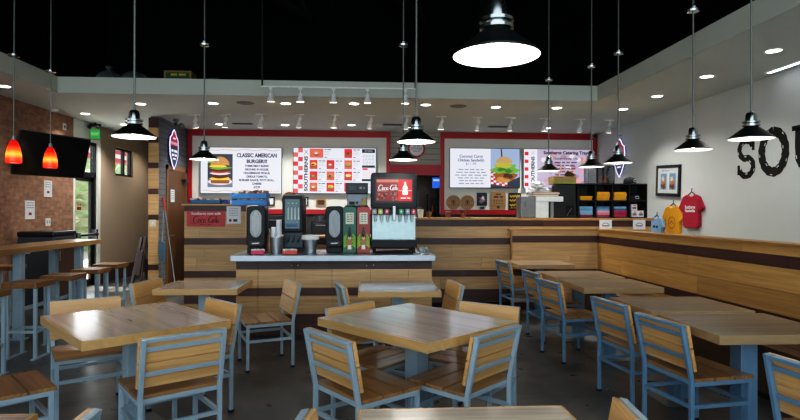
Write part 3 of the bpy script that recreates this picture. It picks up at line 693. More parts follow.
def art4(f, w, h):
    f.rect(0, 0, w, h, glow('screen_lilac', 'bdb0c9', .85))
    cols = (glow('screen_mauve', 'b78fa6', .8), glow('screen_rose', 'c49d9f', .85), glow('screen_pale_violet', 'b5aed6', .85), glow('screen_cream', 'e6d9d6', .9), SCRP)
    for k in range(34): blob(f, random.uniform(.24, .95) * w, random.uniform(.06, .94) * h, random.uniform(.03, .075) * w, random.uniform(.04, .09) * h, cols[k % 5], 2 + k * .1)
    f.rect(0, 0, .19 * w, h, SCRW, 6)
    for r in range(5): f.rect(.01 * w, (.04 + r * .2) * h, .065 * w, (.13 + r * .2) * h, SCRR, 7)
    f.text('SOUTHERNS', .13 * w, .44 * h, .1, SCRD, 7, rot=PI / 2, bold=.004, width=.74 * h)
    f.ribbon([(.105 * w, .86 * h), (.155 * w, .95 * h)], .006, GRYT, 7); f.ribbon([(.155 * w, .86 * h), (.105 * w, .95 * h)], .006, GRYT, 7)
    f.text('Southerns Catering Trays', .61 * w, .91 * h, .095, SCRD, 7, bold=.004, width=.66 * w); f.text('Chicken Tender Tray', .6 * w, .76 * h, .06, SCRT, 7, bold=.002, width=.36 * w)
    for k, q in enumerate((.32, .26, .28, .22, .3)): f.lines((.6 - q / 2) * w, (.6 + q / 2) * w, (.66 - k * .08) * h, .024, SCRT, 7, words=4)
tv('menu screen with a big burger photo and the words classic American burger', -3.47, -1.78, 1.85, 2.83, art1)
tv('menu screen with red checks at the left and a grid of small red food photos', -1.55, .21, 1.86, 2.84, art2)
tv('menu screen with curry chicken sandwich text and photo in the right red frame', 1.78, 3.32, 2.0, 2.86, art3)
tv('menu screen about catering trays, partly hidden behind pendant lamps', 3.39, 4.95, 2.0, 2.86, art4)
# round emblem over the pass
t = thing('round_sign', 'round red and white emblem on the pale siding above the kitchen pass', 'sign', (1.08, 11.92, 2.6))
m = Flat((1.08, 11.88, 2.85)); m.disc(0, 0, .19, RED, 1); m.disc(0, 0, .15, PAPER, 2); m.text('SOUTHERNS', 0, 0, .05, INK, 3, width=.25); m.lines(-.07, .07, -.05, .014, RED, 3, words=2); m.lines(-.07, .07, .06, .014, RED, 3, words=2)
part(m, 'face', t); part(MB().use(RED).tube([(1.08, 11.885, 2.85), (1.08, 11.92, 2.85)], .19, 28), 'backing', t)
# prints and boards on the counter wall
WB = wood('round_board', '8d6a45', 'b08a5e', 'X', .5)
def wallprint(name, label, cat, group, parts):
    o = parts.build(name); tag(o, label, cat, group); return o
for x, l in ((1.875, 'left of the two round wooden boards hung under the curry sandwich screen'), (2.18, 'right of the two round wooden boards hung under the curry sandwich screen')):
    t = thing('round_board', l, 'board', (x, YB - .03, 1.54), 0, 'round boards under the screen')
    part(MB().use(WB).tube([(x, YB - .03, 1.69), (x, YB, 1.69)], .155, 32), 'board', t)
    m = Flat((x, YB - .0305, 1.69)); m.ring(0, 0, .035, .045, plain('burnt_brown', '4a2f1d', .7), 1); m.rect(-.016, -.02, .016, .03, plain('burnt_brown', '4a2f1d', .7), 1); part(m, 'burnt_emblem', t)
t = thing('framed_print', 'small dark print with a pink and white figure under the menu screen', 'picture', (2.5, YB - .02, 1.6))
part(MB().use(BLACK).b2(2.39, 2.61, YB - .02, YB, 1.62, 1.9), 'frame', t)
m = Flat((2.4, YB - .0205, 1.63)); m.rect(0, 0, .2, .26, plain('print_navy', '20283a', .5)); blob(m, .1, .12, .06, .07, plain('print_rose', 'b5677b', .6), 2, .3); blob(m, .12, .16, .03, .04, PAPER, 3, .3); blob(m, .07, .08, .03, .03, plain('print_teal', '4b8a92', .6), 3, .3); part(m, 'print', t)
part(MB().use(BLACK).b2(2.46, 2.55, YB - .02, YB, 1.55, 1.59), 'name_plate', t)
t = thing('wooden_sign', 'barrel shaped wooden board with dark lettering under the menu screen', 'sign', (2.855, YB - .02, 1.53))
pts = [(-.15, 0), (.15, 0), (.165, .1), (.168, .2), (.165, .3), (.15, .4), (-.15, .4), (-.165, .3), (-.168, .2), (-.165, .1)]
part(MB().use(WB).prism(pts, .03, (2.855, YB - .03, 1.53)), 'board', t)
m = Flat((2.855, YB - .0305, 1.53)); q = plain('burnt_brown', '4a2f1d', .7)
m.lines(-.06, .06, .34, .025, q, 1, words=1); m.lines(-.1, .1, .28, .035, q, 1, words=2)
for k in range(3): m.lines(-.11, .11, .21 - .035 * k, .012, q, 1, words=4)
m.disc(0, .06, .03, q, 1); part(m, 'lettering', t)
t = thing('chalk_sign', 'black sign with curly yellow lettering at the right end under the screens', 'sign', (3.22, YB - .02, 1.53))
part(MB().use(BLACK).b2(3.08, 3.36, YB - .02, YB, 1.53, 1.9), 'board', t)
m = Flat((3.08, YB - .0205, 1.53)); q = plain('sign_yellow', 'c6a23a', .6)
for zz in (.29, .2, .1): m.ribbon([(.03 + .22 * k / 24, zz + .022 * math.sin(k * 1.1) + .02 * k / 24) for k in range(25)], .022, q, 1)
m.lines(.05, .24, .045, .014, q, 1, words=3); part(m, 'lettering', t)
for k, (x, w_, h_, l) in enumerate(((-2.02, .14, .12, 'small framed picture on the wall between the burger screen and the tall dispenser'), (-1.32, .15, .12, 'small framed picture on the wall right of the tall dispenser'), (-.94, .13, .1, 'small wooden plaque on the wall over the middle of the drink station'))):
    t = thing('framed_print', l, 'picture', (x, YB - .02, 1.6)); 
    part(MB().use(BLACK if k < 2 else WB).b2(x - w_, x + w_ * .6, YB - .02, YB, 1.6, 1.6 + h_ * 1.6), 'frame', t)
    m = Flat((x - w_ + .03, YB - .0205, 1.63)); m.rect(0, 0, w_ * 1.6 - .06, h_ * 1.6 - .06, PAPER if k < 2 else plain('burnt_brown', '4a2f1d', .7)); part(m, 'print', t)
t = thing('round_board', 'dark round wooden board hung behind the tall tea dispenser', 'board', (-1.62, YB - .03, 1.55)); part(MB().use(wood('dark_round_board', '5f3a1f', '7d5230', 'X', .5)).tube([(-1.62, YB - .03, 1.73), (-1.62, YB, 1.73)], .17, 28), 'board', t)

# red soft-drink notice and paper note on the half wall
m = Flat((-2.705, 8.485, 1.255)); q = plain('coral_board', 'c9514f', .6)
m.rect(0, 0, .565, .235, q); m.text('Southerns now sells', .285, .197, .05, PAPER, 2, bold=.002, width=.44); m.script_cola(.085, .06, .4, INK); m.lines(.2, .36, .03, .008, INK, 2, words=2)
m.use(q).b2(-2.705, -2.14, 8.486, 8.497, 1.255, 1.49)
tag(m.build('notice_board'), 'coral red notice with soft drink script on the planked half wall', 'sign')
m = Flat((-2.115, 8.485, 1.3)); m.rect(0, 0, .21, .265, PAPER)
for k in range(5): m.lines(.04, .17, .23 - .026 * k, .006, GREYT, 2, words=4)
m.disc(.055, .05, .022, plain('badge_red', '9a2c38', .6), 2); m.rect(.1, .03, .16, .07, plain('badge_green', '1f5a44', .6), 2)
m.use(PAPER).b2(-2.115, -1.905, 8.486, 8.494, 1.3, 1.565)
tag(m.build('paper_note'), 'pale paper note pinned beside the coral red notice', 'paper')
for x, l in ((3.765, 'left of two white paper notes on the counter front below the shirt shelves'), (4.31, 'right of two white paper notes on the counter front below the shirt shelves')):
    m = Flat((x - .1, 8.455, 1.22)); m.rect(0, 0, .2, .15, PAPER); m.ribbon([(.1 + .06 * math.cos(R(a)), .05 + .05 * math.sin(R(a))) for a in range(10, 171, 10)], .01, GREYT, 2); m.lines(.05, .15, .055, .016, plain('note_plum', '6a3460', .7), 2, words=1)
    m.use(PAPER).b2(x - .1, x + .1, 8.4552, 8.46, 1.22, 1.372); tag(m.build('paper_note'), l, 'paper', 'notes on the counter front')

# ================================================================== drink station machines
ZT0 = .978
DGRN = plain('machine_charcoal', '0d1315', .42, 0, .1, spec=.3); DTEAL = plain('machine_teal_grey', '2a4048', .4, .1); SMOKE = plain('smoked_plastic', '70818a', .2, .1); OVAL = plain('clear_grey_window', '8b9498', .25, .1)
def roundbox(m, x0, x1, y0, y1, z0, z1, r=.04): 
    pts = []
    for cx, cz, a0 in ((x1 - r, z1 - r, 0), (x0 + r, z1 - r, 90), (x0 + r, z0 + r, 180), (x1 - r, z0 + r, 270)):
        pts += [(cx + r * math.cos(R(a0 + a)), cz + r * math.sin(R(a0 + a))) for a in (0, 30, 60, 90)]
    return m.prism(pts, y1 - y0, (0, y0, 0))
def napkin(x, label):
    t = thing('napkin_dispenser', label, 'dispenser', (x, 7.0, ZT0), 0, 'napkin dispensers')
    part(roundbox(MB().use(DGRN), x - .115, x + .115, 6.9, 7.1, ZT0 + .07, ZT0 + .58, .05), 'body', t, bevel=.008)
    part(MB().use(DGRN).b2(x - .1, x + .1, 6.88, 7.12, ZT0, ZT0 + .07), 'foot', t, bevel=.006)
    f = Flat((x, 6.899, ZT0 + .36)); f.poly([(.068 * max(-1, min(1, 1.25 * math.cos(R(a)))), .17 * math.sin(R(a)) * (1 if abs(math.cos(R(a))) < .99 else 1)) for a in range(0, 360, 10)], OVAL, 1)
    f.poly([(.05 * math.cos(R(a)) * .9, .15 * math.sin(R(a))) for a in range(0, 360, 15)], plain('napkin_shade', 'a9b0b2', .5), 2); part(f, 'window', t)
    f = Flat((x, 6.898, ZT0 + .1)); f.poly([(-.06, 0), (.06, 0), (.08, .04), (-.08, .04)], BLACK, 1); f.poly([(-.04, .008), (.03, .012), (.05, .026), (-.05, .02)], PAPER, 2); part(f, 'slot', t)
    return t
napkin(-1.365, 'dark napkin dispenser at the left end of the drink station under the blue crate')
napkin(-.395, 'dark napkin dispenser with grey oval window beside the green tea urn')
# blue snack rack behind the left dispenser
BLU = plain('blue_crate_plastic', '1f6fae', .45); CHIP = plain('snack_bags', 'c9a58a', .5, 0, .5, 60)
t = thing('snack_rack', 'bright blue snack crate rack full of packets standing behind the left napkin dispenser', 'rack', (-1.46, 7.25, ZT0))
for x in (-1.36, -1.315): part(MB().use(BLU).b2(x - .025, x + .025, 7.14, 7.36, ZT0, 1.6), 'post', t)
m = MB().use(BLU)
for z in (1.57, 1.655):
    m.b2(-1.72, -1.28, 7.13, 7.15, z, z + .065).b2(-1.72, -1.28, 7.38, 7.4, z, z + .065).b2(-1.72, -1.7, 7.15, 7.38, z, z + .065).b2(-1.3, -1.28, 7.15, 7.38, z, z + .065).b2(-1.7, -1.3, 7.15, 7.38, z, z + .012)
for x in (-1.71, -1.29): m.b2(x - .008, x + .008, 7.151, 7.379, 1.6, 1.73)
part(m, 'crate', t)
m = MB(); cs = [plain('packet_' + c, c, .5) for c in ('d8cbb4', 'a2543c', 'c6a070', '6c4a3a')]
for z in (1.6, 1.7):
    for k in range(12):
        m.use(cs[k % 4]).box((-1.66 + k * .032, 7.26 + random.uniform(-.05, .05), z + random.uniform(.0, .03)), (.05, .1, .07), Matrix.Rotation(random.uniform(-.5, .5), 3, 'Y') @ Matrix.Rotation(random.uniform(-.5, .5), 3, 'Z'))
part(m, 'snack_packets', t)['kind'] = 'stuff'
t = thing('snack_tray', 'low blue tray of snack packets on top of the planked half wall', 'tray', (-2.4, 8.57, 1.6))
part(MB().use(BLU).b2(-2.68, -2.2, 8.5, 8.515, 1.6, 1.66).b2(-2.68, -2.2, 8.63, 8.645, 1.6, 1.66).b2(-2.68, -2.665, 8.5, 8.645, 1.6, 1.66).b2(-2.215, -2.2, 8.5, 8.645, 1.6, 1.66).b2(-2.68, -2.2, 8.5, 8.645, 1.6, 1.61), 'tray', t)
m = MB()
for k in range(14): m.use(cs[k % 4]).box((-2.64 + k * .03, 8.57 + random.uniform(-.03, .03), 1.655 + random.uniform(0, .012)), (.05, .06, .05), Matrix.Rotation(random.uniform(-.5, .5), 3, 'Y'))
part(m, 'snack_packets', t)['kind'] = 'stuff'
m = roundbox(MB().use(plain('navy_box', '1b3f86', .5)), -2.19, -2.09, 8.5, 8.62, 1.601, 1.665, .012); tag(m.build('small_box'), 'small dark blue box at the end of the snack tray on the half wall', 'box')
# condiment trays
def caddy(x, w, label, hexa):
    t = thing('napkin_tray', label, 'tray', (x, 6.66, ZT0), 0, 'low trays at the front of the drink station'); q = plain('tray_' + hexa, hexa, .5)
    MB().use(q).b2(-w, w, -.06, -.052, 0, .05).b2(-w, w, .052, .06, 0, .05).b2(-w, -w + .008, -.052, .052, 0, .05).b2(w - .008, w, -.052, .052, 0, .05).b2(-w, w, -.06, .06, 0, .006).build('tray', t)
    m = MB().use(PAPER)
    for k in range(9): m.box((-w + .025 + k * (2 * w - .05) / 8, random.uniform(-.02, .02), .04 + random.uniform(0, .012)), (.022, .08, .03), Matrix.Rotation(random.uniform(-.6, .6), 3, 'Z'))
    m.build('paper_sleeves', t)['kind'] = 'stuff'
caddy(-1.285, .075, 'pink tray of paper sleeves at the left front of the steel counter', 'cf3f62'); caddy(-.91, .085, 'orange red tray in front of the tall tea dispenser', 'd8533a')
# steel cup holder with stacked cups
t = thing('cup_holder', 'polished steel bucket holding stacks of clear cups on the drink station', 'holder', (-1.1, 6.85, ZT0))
MB().use(STEEL).lathe([(.001, 0), (.07, 0), (.085, .19), (.088, .19), (.088, .196), (.082, .196), (.067, .006), (.001, .006)]).build('bucket', t)
for k, (dx, dy) in enumerate(((-.035, 0), (.03, -.02), (.02, .04))):
    c = thing('cup_stack', '%s stack of clear plastic cups in the polished steel bucket' % ('left', 'front right', 'rear')[k], 'cups', (-1.1 + dx, 6.85 + dy, ZT0 + .02), 0, 'stacks of cups in the bucket'); q = plain('frosted_cup', 'e6ebef', .3)
    h = (.3, .36, .39)[k]; nlev = 10
    MB().use(q).lathe([(.001, 0), (.026, 0)] + [p for i in range(nlev) for p in ((.028 + .001, .1 + (h - .1) * i / nlev), (.034, .1 + (h - .1) * (i + .8) / nlev), (.036, .1 + (h - .1) * (i + .95) / nlev))] + [(.036, h), (.033, h), (.024, .02), (.001, .02)], n=16).build('cups', c)
t = thing('pump_bottle', 'pale brown pump bottle beside the stacked cups', 'bottle', (-1.22, 7.05, ZT0))
MB().use(plain('amber_plastic', 'b08a62', .3)).lathe([(.001, 0), (.035, 0), (.037, .01), (.037, .19), (.02, .23), (.014, .25), (.001, .25)]).build('bottle', t)
MB().use(WHITE).tube([(0, 0, .25), (0, 0, .29), (0, -.05, .285)], .008).build('pump', t)
# tall beverage dispenser
t = thing('beverage_dispenser', 'tall black drink dispenser with a glass front and three taps', 'dispenser', (-.92, 7.05, ZT0))
part(MB().use(DGRN).b2(-1.045, -.795, 7.0, 7.36, ZT0, ZT0 + .3), 'base', t, bevel=.01)
part(roundbox(MB().use(DGRN), -1.045, -.795, 6.92, 7.34, ZT0 + .26, ZT0 + .71, .035), 'tower', t, bevel=.006)
f = Flat((-1.01, 6.9195, ZT0 + .3)); f.rect(0, 0, .18, .365, plain('tea_glass', '3f6267', .12), 1); f.rect(.015, .02, .165, .055, plain('label_blue', '2f5f86', .5), 2); f.rect(.015, .065, .165, .09, plain('label_slate', '5a7d8c', .4), 2)
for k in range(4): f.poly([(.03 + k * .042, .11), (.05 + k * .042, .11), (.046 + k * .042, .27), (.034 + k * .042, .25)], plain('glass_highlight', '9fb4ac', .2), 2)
for k in range(3): f.rect(.03 + k * .05, .31, .055 + k * .05, .32, plain('leaf_label', '6fae8c', .4), 2)
part(f, 'glass_front', t); part(MB().use(PLATE).b2(-1.03, -.81, 6.93, 7.3, ZT0 + .705, ZT0 + .725), 'lid', t, bevel=.006)
part(MB().use(DTEAL).b2(-1.04, -.8, 6.985, 7.0, ZT0 + .06, ZT0 + .24), 'tap_panel', t)
for k in range(3):
    x = -.985 + k * .065; part(MB().use(BLACK).box((x, 6.965, ZT0 + .19), (.036, .035, .055)).tube([(x, 6.96, ZT0 + .165), (x, 6.955, ZT0 + .12)], .012), 'tap', t)
part(MB().use(BLACK).b2(-1.04, -.8, 6.84, 6.985, ZT0, ZT0 + .03), 'drip_tray', t)
# white-rimmed bucket of lids
t = thing('lid_bucket', 'steel bucket heaped with white lids between the tall dispenser and the napkin dispenser', 'bucket', (-.69, 6.88, ZT0))
MB().use(STEEL).lathe([(.001, 0), (.072, 0), (.09, .17), (.093, .17), (.093, .176), (.087, .176), (.07, .006), (.001, .006)]).build('bucket', t)
m = MB().use(WHITE)
for k in range(16): a = k * 2.4; m.lathe([(.001, 0), (.04, 0), (.042, .01), (.036, .016), (.001, .016)], (.055 * math.cos(a), .055 * math.sin(a), .165 + .012 * (k // 5) + .004 * (k % 3)), 14)
m.lathe([(.001, .165), (.108, .165), (.112, .175), (.107, .183), (.111, .192), (.105, .2), (.108, .21), (.098, .222), (.001, .224)], n=22)
m.build('lids', t)['kind'] = 'stuff'
# tea urns
def urn(x, label, hexa, group):
    t = thing('tea_urn', label, 'urn', (x, 6.95, ZT0), 0, group); q = plain('urn_' + hexa, hexa, .35)
    roundbox(MB().use(q), -.08, .08, -.14, .14, .0, .575, .02).build('body', t, bevel=.006)
    f = Flat((0, -.1405, 0)); f.rect(-.078, .02, .078, .555, q, .3); f.rect(-.05, .36, .05, .5, plain('urn_label', 'cfd3c4', .6), 1)
    for k in range(4): f.lines(-.035, .035, .475 - .028 * k, .01, plain('urn_ink', '4f6a5a', .6), 2, words=2)
    lf = plain('urn_leaf', '7fb52f', .6)
    for s in (-1, 1):
        for k in range(4): f.poly([(s * .075, .06 + k * .035), (s * .03, .1 + k * .04), (s * .04, .125 + k * .04), (s * .075, .09 + k * .035)], lf, 1)
    f.rect(-.03, .04, .03, .17, plain('urn_tan', 'a97a52', .6), 2); f.disc(0, .19, .022, plain('urn_cream', 'd9c39a', .6), 2); f.rect(-.02, .05, .02, .1, PAPER, 3)
    f.build('printed_front', t)
    MB().use(BLACK).box((0, -.165, .265), (.035, .05, .04)).tube([(0, -.175, .25), (0, -.178, .2)], .013).box((0, -.185, .3), (.018, .02, .05)).build('spigot', t)
    MB().use(BLACK).cyl((0, 0, 0), .06, .575, .59).build('lid', t)
urn(-.205, 'green tea urn with leaf print and pale label', '0d6048', 'tea urns'); urn(-.035, 'rust red tea urn with leaf print beside the soda machine', '91301f', 'tea urns')
t = thing('tea_brewer', 'black and steel tea brewer towering behind the green and red urns', 'brewer', (-.12, 7.22, ZT0))
part(MB().use(BRUSH).b2(-.25, .0, 7.3, 7.42, ZT0, 1.72), 'column', t); part(MB().use(plain('brewer_grey', '70777b', .4, .4)).b2(-.25, .01, 7.1, 7.42, 1.56, 1.72), 'brew_head', t, bevel=.008); part(MB().use(BLACK).b2(-.265, .02, 7.08, 7.43, 1.72, 1.86), 'control_head', t, bevel=.008)
f = Flat((-.25, 7.0985, 1.56)); f.rect(.05, .07, .2, .12, SMOKE, 1); f.rect(.03, .02, .1, .06, DGRN, 1); f.rect(.19, .02, .24, .1, plain('brewer_yellow', 'c8a92e', .5), 1); f.disc(.13, .045, .018, BLACK, 2); part(f, 'front_plate', t)
f = Flat((-.265, 7.079, 1.72)); f.rect(.04, .05, .13, .1, DTEAL, 1); f.disc(.19, .075, .016, PLATE, 1); f.disc(.235, .075, .012, PLATE, 1); part(f, 'controls', t)
part(MB().use(BLACK).tube([(-.12, 7.16, 1.6), (-.12, 7.16, 1.555)], .05), 'funnel', t)
# soda machine
t = thing('soda_machine', 'big charcoal soda fountain with a glowing red screen and steel splash plate', 'drink machine', (.345, 7.08, ZT0))
part(roundbox(MB().use(DGRN), .055, .635, 6.82, 7.42, 1.53, 1.975, .035), 'head', t, bevel=.01)
part(MB().use(DGRN).b2(.065, .625, 6.98, 7.42, 1.13, 1.54), 'back_body', t)
f = Flat((.105, 6.8185, 1.6)); f.rect(0, 0, .48, .315, BLACK, 1); f.rect(.02, .025, .46, .29, glow('cola_red_screen', 'd3161c', .95), 2); f.rect(.02, .025, .29, .29, glow('cola_brown_screen', '7e1712', .8), 3)
for k in range(24): f.disc(.03 + random.random() * .25, .035 + random.random() * .11, random.uniform(.006, .016), (glow('cola_ice', '94685e', .8), glow('cola_black', '2a0e10', .5), glow('cola_amber', 'b5562c', .8))[k % 3], 4 + k * .02, 10)
f.rect(.02, .255, .29, .29, glow('cola_rose_band', 'd9705c', .8), 4); f.script_cola(.04, .16, .25, glow('cola_white', 'f6f0ee', 1.0), 6)
bw = glow('cola_white', 'f6f0ee', 1.0); f.poly([(.345, .1), (.405, .1), (.41, .13), (.4, .16), (.408, .19), (.388, .225), (.385, .262), (.365, .262), (.362, .225), (.342, .19), (.35, .16), (.34, .13)], bw, 4); f.rect(.295, .15, .455, .156, bw, 4); f.lines(.32, .44, .06, .012, bw, 4, words=2)
part(f, 'screen', t)
part(MB().use(DGRN).prism([(.07, 1.455), (.62, 1.455), (.63, 1.535), (.06, 1.535)], .14, (0, 6.84, 0)), 'button_panel', t, bevel=.006)
for k, (x, c) in enumerate(((.1, '8a8f90'), (.175, 'a3a83a'), (.255, '9a2430'), (.435, '1f8a5a'), (.515, '7d8f9c'), (.59, 'a8222c'))):
    q = plain('button_' + c, c, .4); f = Flat((x - .026, 6.838, 1.462)); f.rect(0, 0, .052, .066, q, 1); f.rect(.012, .028, .04, .036, PAPER, 2); f.rect(.022, .014, .03, .052, PAPER, 2); part(f, 'button', t)
part(MB().use(BRUSH).b2(.325, .365, 6.8, 6.85, 1.38, 1.56), 'ice_chute', t, bevel=.006)
part(MB().use(plain('splash_steel', 'a9bfc0', .35, .6)).b2(.075, .62, 6.955, 6.98, 1.14, 1.46), 'splash_plate', t)
for k in range(7):
    if k != 3: x = .115 + k * .077; part(MB().use(plain('nozzle_white', 'cfd6d6', .4)).tube([(x, 6.93, 1.455), (x, 6.925, 1.37)], [.026, .018]).box((x, 6.945, 1.36), (.012, .012, .05)), 'nozzle', t)
part(MB().use(DGRN).b2(.06, .63, 6.8, 7.0, 1.045, 1.14), 'drip_tray', t, bevel=.008)
for x in (.1, .59):
    for y in (6.86, 7.36): part(MB().use(RUBBER).tube([(x, y, ZT0), (x, y, 1.05)], .02), 'foot', t)
part(MB().use(BLACK).b2(.1, .6, 7.02, 7.4, ZT0 + .04, 1.13), 'pump_box', t)
m = MB().use(plain('clear_film', 'aab2b6', .25, .2))
for k in range(9): m.ball((.72 + random.uniform(-.05, .05), 6.9 + random.uniform(-.04, .04), ZT0 + .022 + .012 * (k % 3)), .022 + .008 * (k % 2), 8)
tag(m.build('crumpled_film'), 'crumpled clear wrapping lying on the steel counter right of the soda machine', 'wrapping')

# ================================================================== things on the ordering counter
CT = 1.397
def cup(x, r, h, label, body, lid=None):
    t = thing('cup', label, 'cup', (x, 8.6, CT), 0, 'small cups on the ordering counter'); MB().use(body).lathe([(.001, 0), (r * .75, 0), (r, h), (r * .93, h), (r * .7, .01), (.001, .01)], n=18).build('cup', t)
    MB().use(lid or body).lathe([(.001, 0), (r * 1.06, 0), (r * 1.06, .012), (r * .9, .02), (.001, .02)], (0, 0, h), 18).build('lid', t)
TERRA = plain('copper_cup', '8f5a3c', .4, .3)
cup(.85, .05, .11, 'white paper cup on the counter just right of the soda machine', WHITE); cup(.985, .042, .075, 'small copper cup right of the white cup', TERRA, PLATE); cup(1.285, .042, .08, 'copper cup under the red frame corner', TERRA, PLATE); cup(1.525, .042, .085, 'copper cup under the two round boards', TERRA, BLACK)
# order terminal box, white stand, printer, carton
t = thing('terminal_box', 'grey steel box standing on the counter left of the white stand', 'box', (2.57, 8.72, CT))
part(MB().use(plain('satin_grey', '7e8082', .4, .5)).b2(2.45, 2.69, 8.6, 8.9, CT, CT + .34), 'body', t, bevel=.01); f = Flat((2.45, 8.5995, CT)); f.rect(.05, .18, .09, .26, GREYT); part(f, 'plate', t)
t = thing('display_stand', 'white right-angled display stand on the counter with papers stacked above', 'stand', (2.9, 8.7, CT))
WS = plain('white_stand', 'dfe8ea', .4); part(MB().use(WS).b2(2.69, 3.13, 8.58, 8.86, CT + .26, CT + .34), 'top', t, bevel=.006); part(MB().use(WS).b2(2.69, 2.9, 8.6, 8.84, CT, CT + .26), 'pillar', t, bevel=.006); part(MB().use(BRUSH).b2(2.95, 3.0, 8.66, 8.72, CT, CT + .26), 'post', t)
m = MB()
for k in range(6): m.use((WB, PAPER, plain('kraft', 'a0805c', .7))[k % 3]).box((2.85 + random.uniform(-.02, .02), 8.72, CT + .347 + k * .012), (.42, .24, .0115), Matrix.Rotation(random.uniform(-.06, .06), 3, 'Z'))
tag(m.build('paper_stack'), 'stack of kraft papers on the white stand', 'papers')
FILM = plain('grey_film', 'cfd0d2', .5, 0)
from mathutils import noise
for (bx, bz, br, l) in ((2.66, .425, .085, 'left crumpled pale plastic bag on the kraft papers'), (2.84, .43, .09, 'right crumpled pale plastic bag on the kraft papers'), (2.75, .53, .085, 'upper crumpled pale plastic bag on the kraft papers')):
    m = MB().use(FILM); m.lathe([(max(.001, math.sin(PI * i / 14)), -math.cos(PI * i / 14)) for i in range(15)], n=24)
    for i, v in enumerate(m.v):
        d = Vector(v); q = 1 + .55 * noise.noise(d * 1.8 + Vector((bx * 9, 0, 0))) + .22 * noise.noise(d * 5 + Vector((bz * 9, 3, 0)))
        m.v[i] = (bx + d.x * br * 1.15 * q, 8.73 + d.y * br * q, CT + bz + d.z * br * .75 * q)
    tag(m.build('plastic_bag'), l, 'bag', 'bags on the kraft papers')
t = thing('receipt_printer', 'tall black terminal between the white stand and the shirt shelves', 'terminal', (3.21, 8.85, CT))
part(MB().use(BLACK).b2(3.02, 3.4, 8.72, 9.05, CT, CT + .27), 'base', t, bevel=.01); part(MB().use(plain('soft_black', '1e2023', .5)).b2(3.1, 3.4, 8.74, 9.05, CT + .27, CT + .54), 'tower', t, bevel=.01); f = Flat((3.02, 8.7195, CT)); f.rect(.2, .05, .34, .2, DGRN, 1); f.ribbon([(.22, .04), (.3, .16)], .01, PLATE, 2); part(f, 'panel', t)
t = thing('cardboard_box', 'open cardboard box with a green printed band on top of the black terminal', 'box', (3.2, 8.85, CT + .545)); KR = plain('cardboard', 'a98d5a', .8)
part(MB().use(KR).b2(3.03, 3.4, 8.74, 8.75, 1.943, 2.07).b2(3.03, 3.4, 9.0, 9.01, 1.943, 2.07).b2(3.03, 3.04, 8.75, 9.0, 1.943, 2.07).b2(3.39, 3.4, 8.75, 9.0, 1.943, 2.07).b2(3.03, 3.4, 8.74, 9.01, 1.943, 1.95), 'carton', t)
part(MB().use(plain('cardboard_dark', '5f4a30', .8)).box((3.31, 8.8, 2.1), (.16, .012, .1), Matrix.Rotation(R(35), 3, 'X') @ Matrix.Rotation(R(28), 3, 'Y')), 'flap', t); f = Flat((3.03, 8.7395, 1.945)); f.rect(.01, .005, .36, .045, plain('box_green', '8a9a4c', .7)); part(f, 'printed_band', t)
# pigeonhole shelf of folded shirts
t = thing('shirt_shelf', 'black pigeonhole shelf unit holding folded shirts on the counter', 'shelf', (4.0, 8.85, CT)); SX0, SX1, SZ1 = 3.43, 4.57, CT + .56
m = MB().use(plain('shelf_black', '17191a', .5)); part(MB().use(plain('shelf_black', '17191a', .5)).b2(SX0, SX1, 9.03, 9.05, CT, SZ1), 'back_panel', t)
for k in range(5): x = SX0 + (SX1 - SX0) * k / 4; part(MB().use(plain('shelf_black', '17191a', .5)).b2(x - .009, x + .009, 8.72, 9.03, CT, SZ1), 'upright', t)
for z in (CT, CT + .27, SZ1 - .018): part(MB().use(plain('shelf_black', '17191a', .5)).b2(SX0, SX1, 8.72, 9.03, z, z + .018), 'shelf_board', t)
def folded(x, z, n, hexa, label, group):
    for k in range(n):
        h = hexa[k % len(hexa)]; q = plain('cotton_' + h, h, .9, 0, .12); w = .105 + random.uniform(-.006, .006)
        m = MB().use(q); roundbox(m, x - w, x + w, 8.74 + random.uniform(0, .02), 8.98, z + k * .034, z + k * .034 + .033, .012)
        o = m.build('folded_shirt'); tag(o, label % ('bottom' if k == 0 else 'top' if k == n - 1 else ORD[k] + ' from bottom'), 'shirt', group)
cx = [SX0 + (SX1 - SX0) * (k + .5) / 4 for k in range(4)]
folded(cx[0], CT + .289, 2, ('d99a22',), 'folded orange yellow shirt, %s of the short pile in the left upper pigeonhole', 'folded yellow shirts, left')
folded(cx[1], CT + .289, 4, ('d99a22', 'e0a52c'), 'folded orange yellow shirt, %s of the pile in the second upper pigeonhole', 'folded yellow shirts, second')
folded(cx[2], CT + .289, 4, ('d99a22', 'e0a52c'), 'folded orange yellow shirt, %s of the pile in the third upper pigeonhole', 'folded yellow shirts, third')
folded(cx[0], CT + .018, 5, ('8e2742', '6fa6cf', '7fb0d4', '5d93c0', '6fa6cf'), 'folded shirt, %s of the blue pile in the left lower pigeonhole', 'folded shirts lower left')
folded(cx[1], CT + .018, 5, ('b0355c', 'c98ba2', 'd8a9b8', '6fa6cf', '4d78a8'), 'folded shirt, %s of the pink and blue pile in the second lower pigeonhole', 'folded shirts lower second')
folded(cx[2], CT + .018, 5, ('b0355c', '9a2746', 'b0355c', '3f5f8c', '6fa6cf'), 'folded shirt, %s of the crimson and blue pile in the third lower pigeonhole', 'folded shirts lower third')
for k, (dx, dz, l) in enumerate(((-.04, 0, 'lower left white box in the right lower pigeonhole'), (.065, 0, 'lower right white box in the right lower pigeonhole'), (-.045, .105, 'white box on top in the right lower pigeonhole'))):
    m = MB().use(PAPER); x = cx[3] + dx; m.b2(x - .048, x + .048, 8.76, 8.9, CT + .019 + dz, CT + .12 + dz); f = Flat((x - .048, 8.7595, CT + .019 + dz)); f.rect(.015, .02, .08, .06, GREYT); f.rect(.03, .07, .07, .085, RED)
    o = m.build('small_box'); tag(o, l, 'box', 'white boxes in the pigeonhole'); f.build('label_print', o)
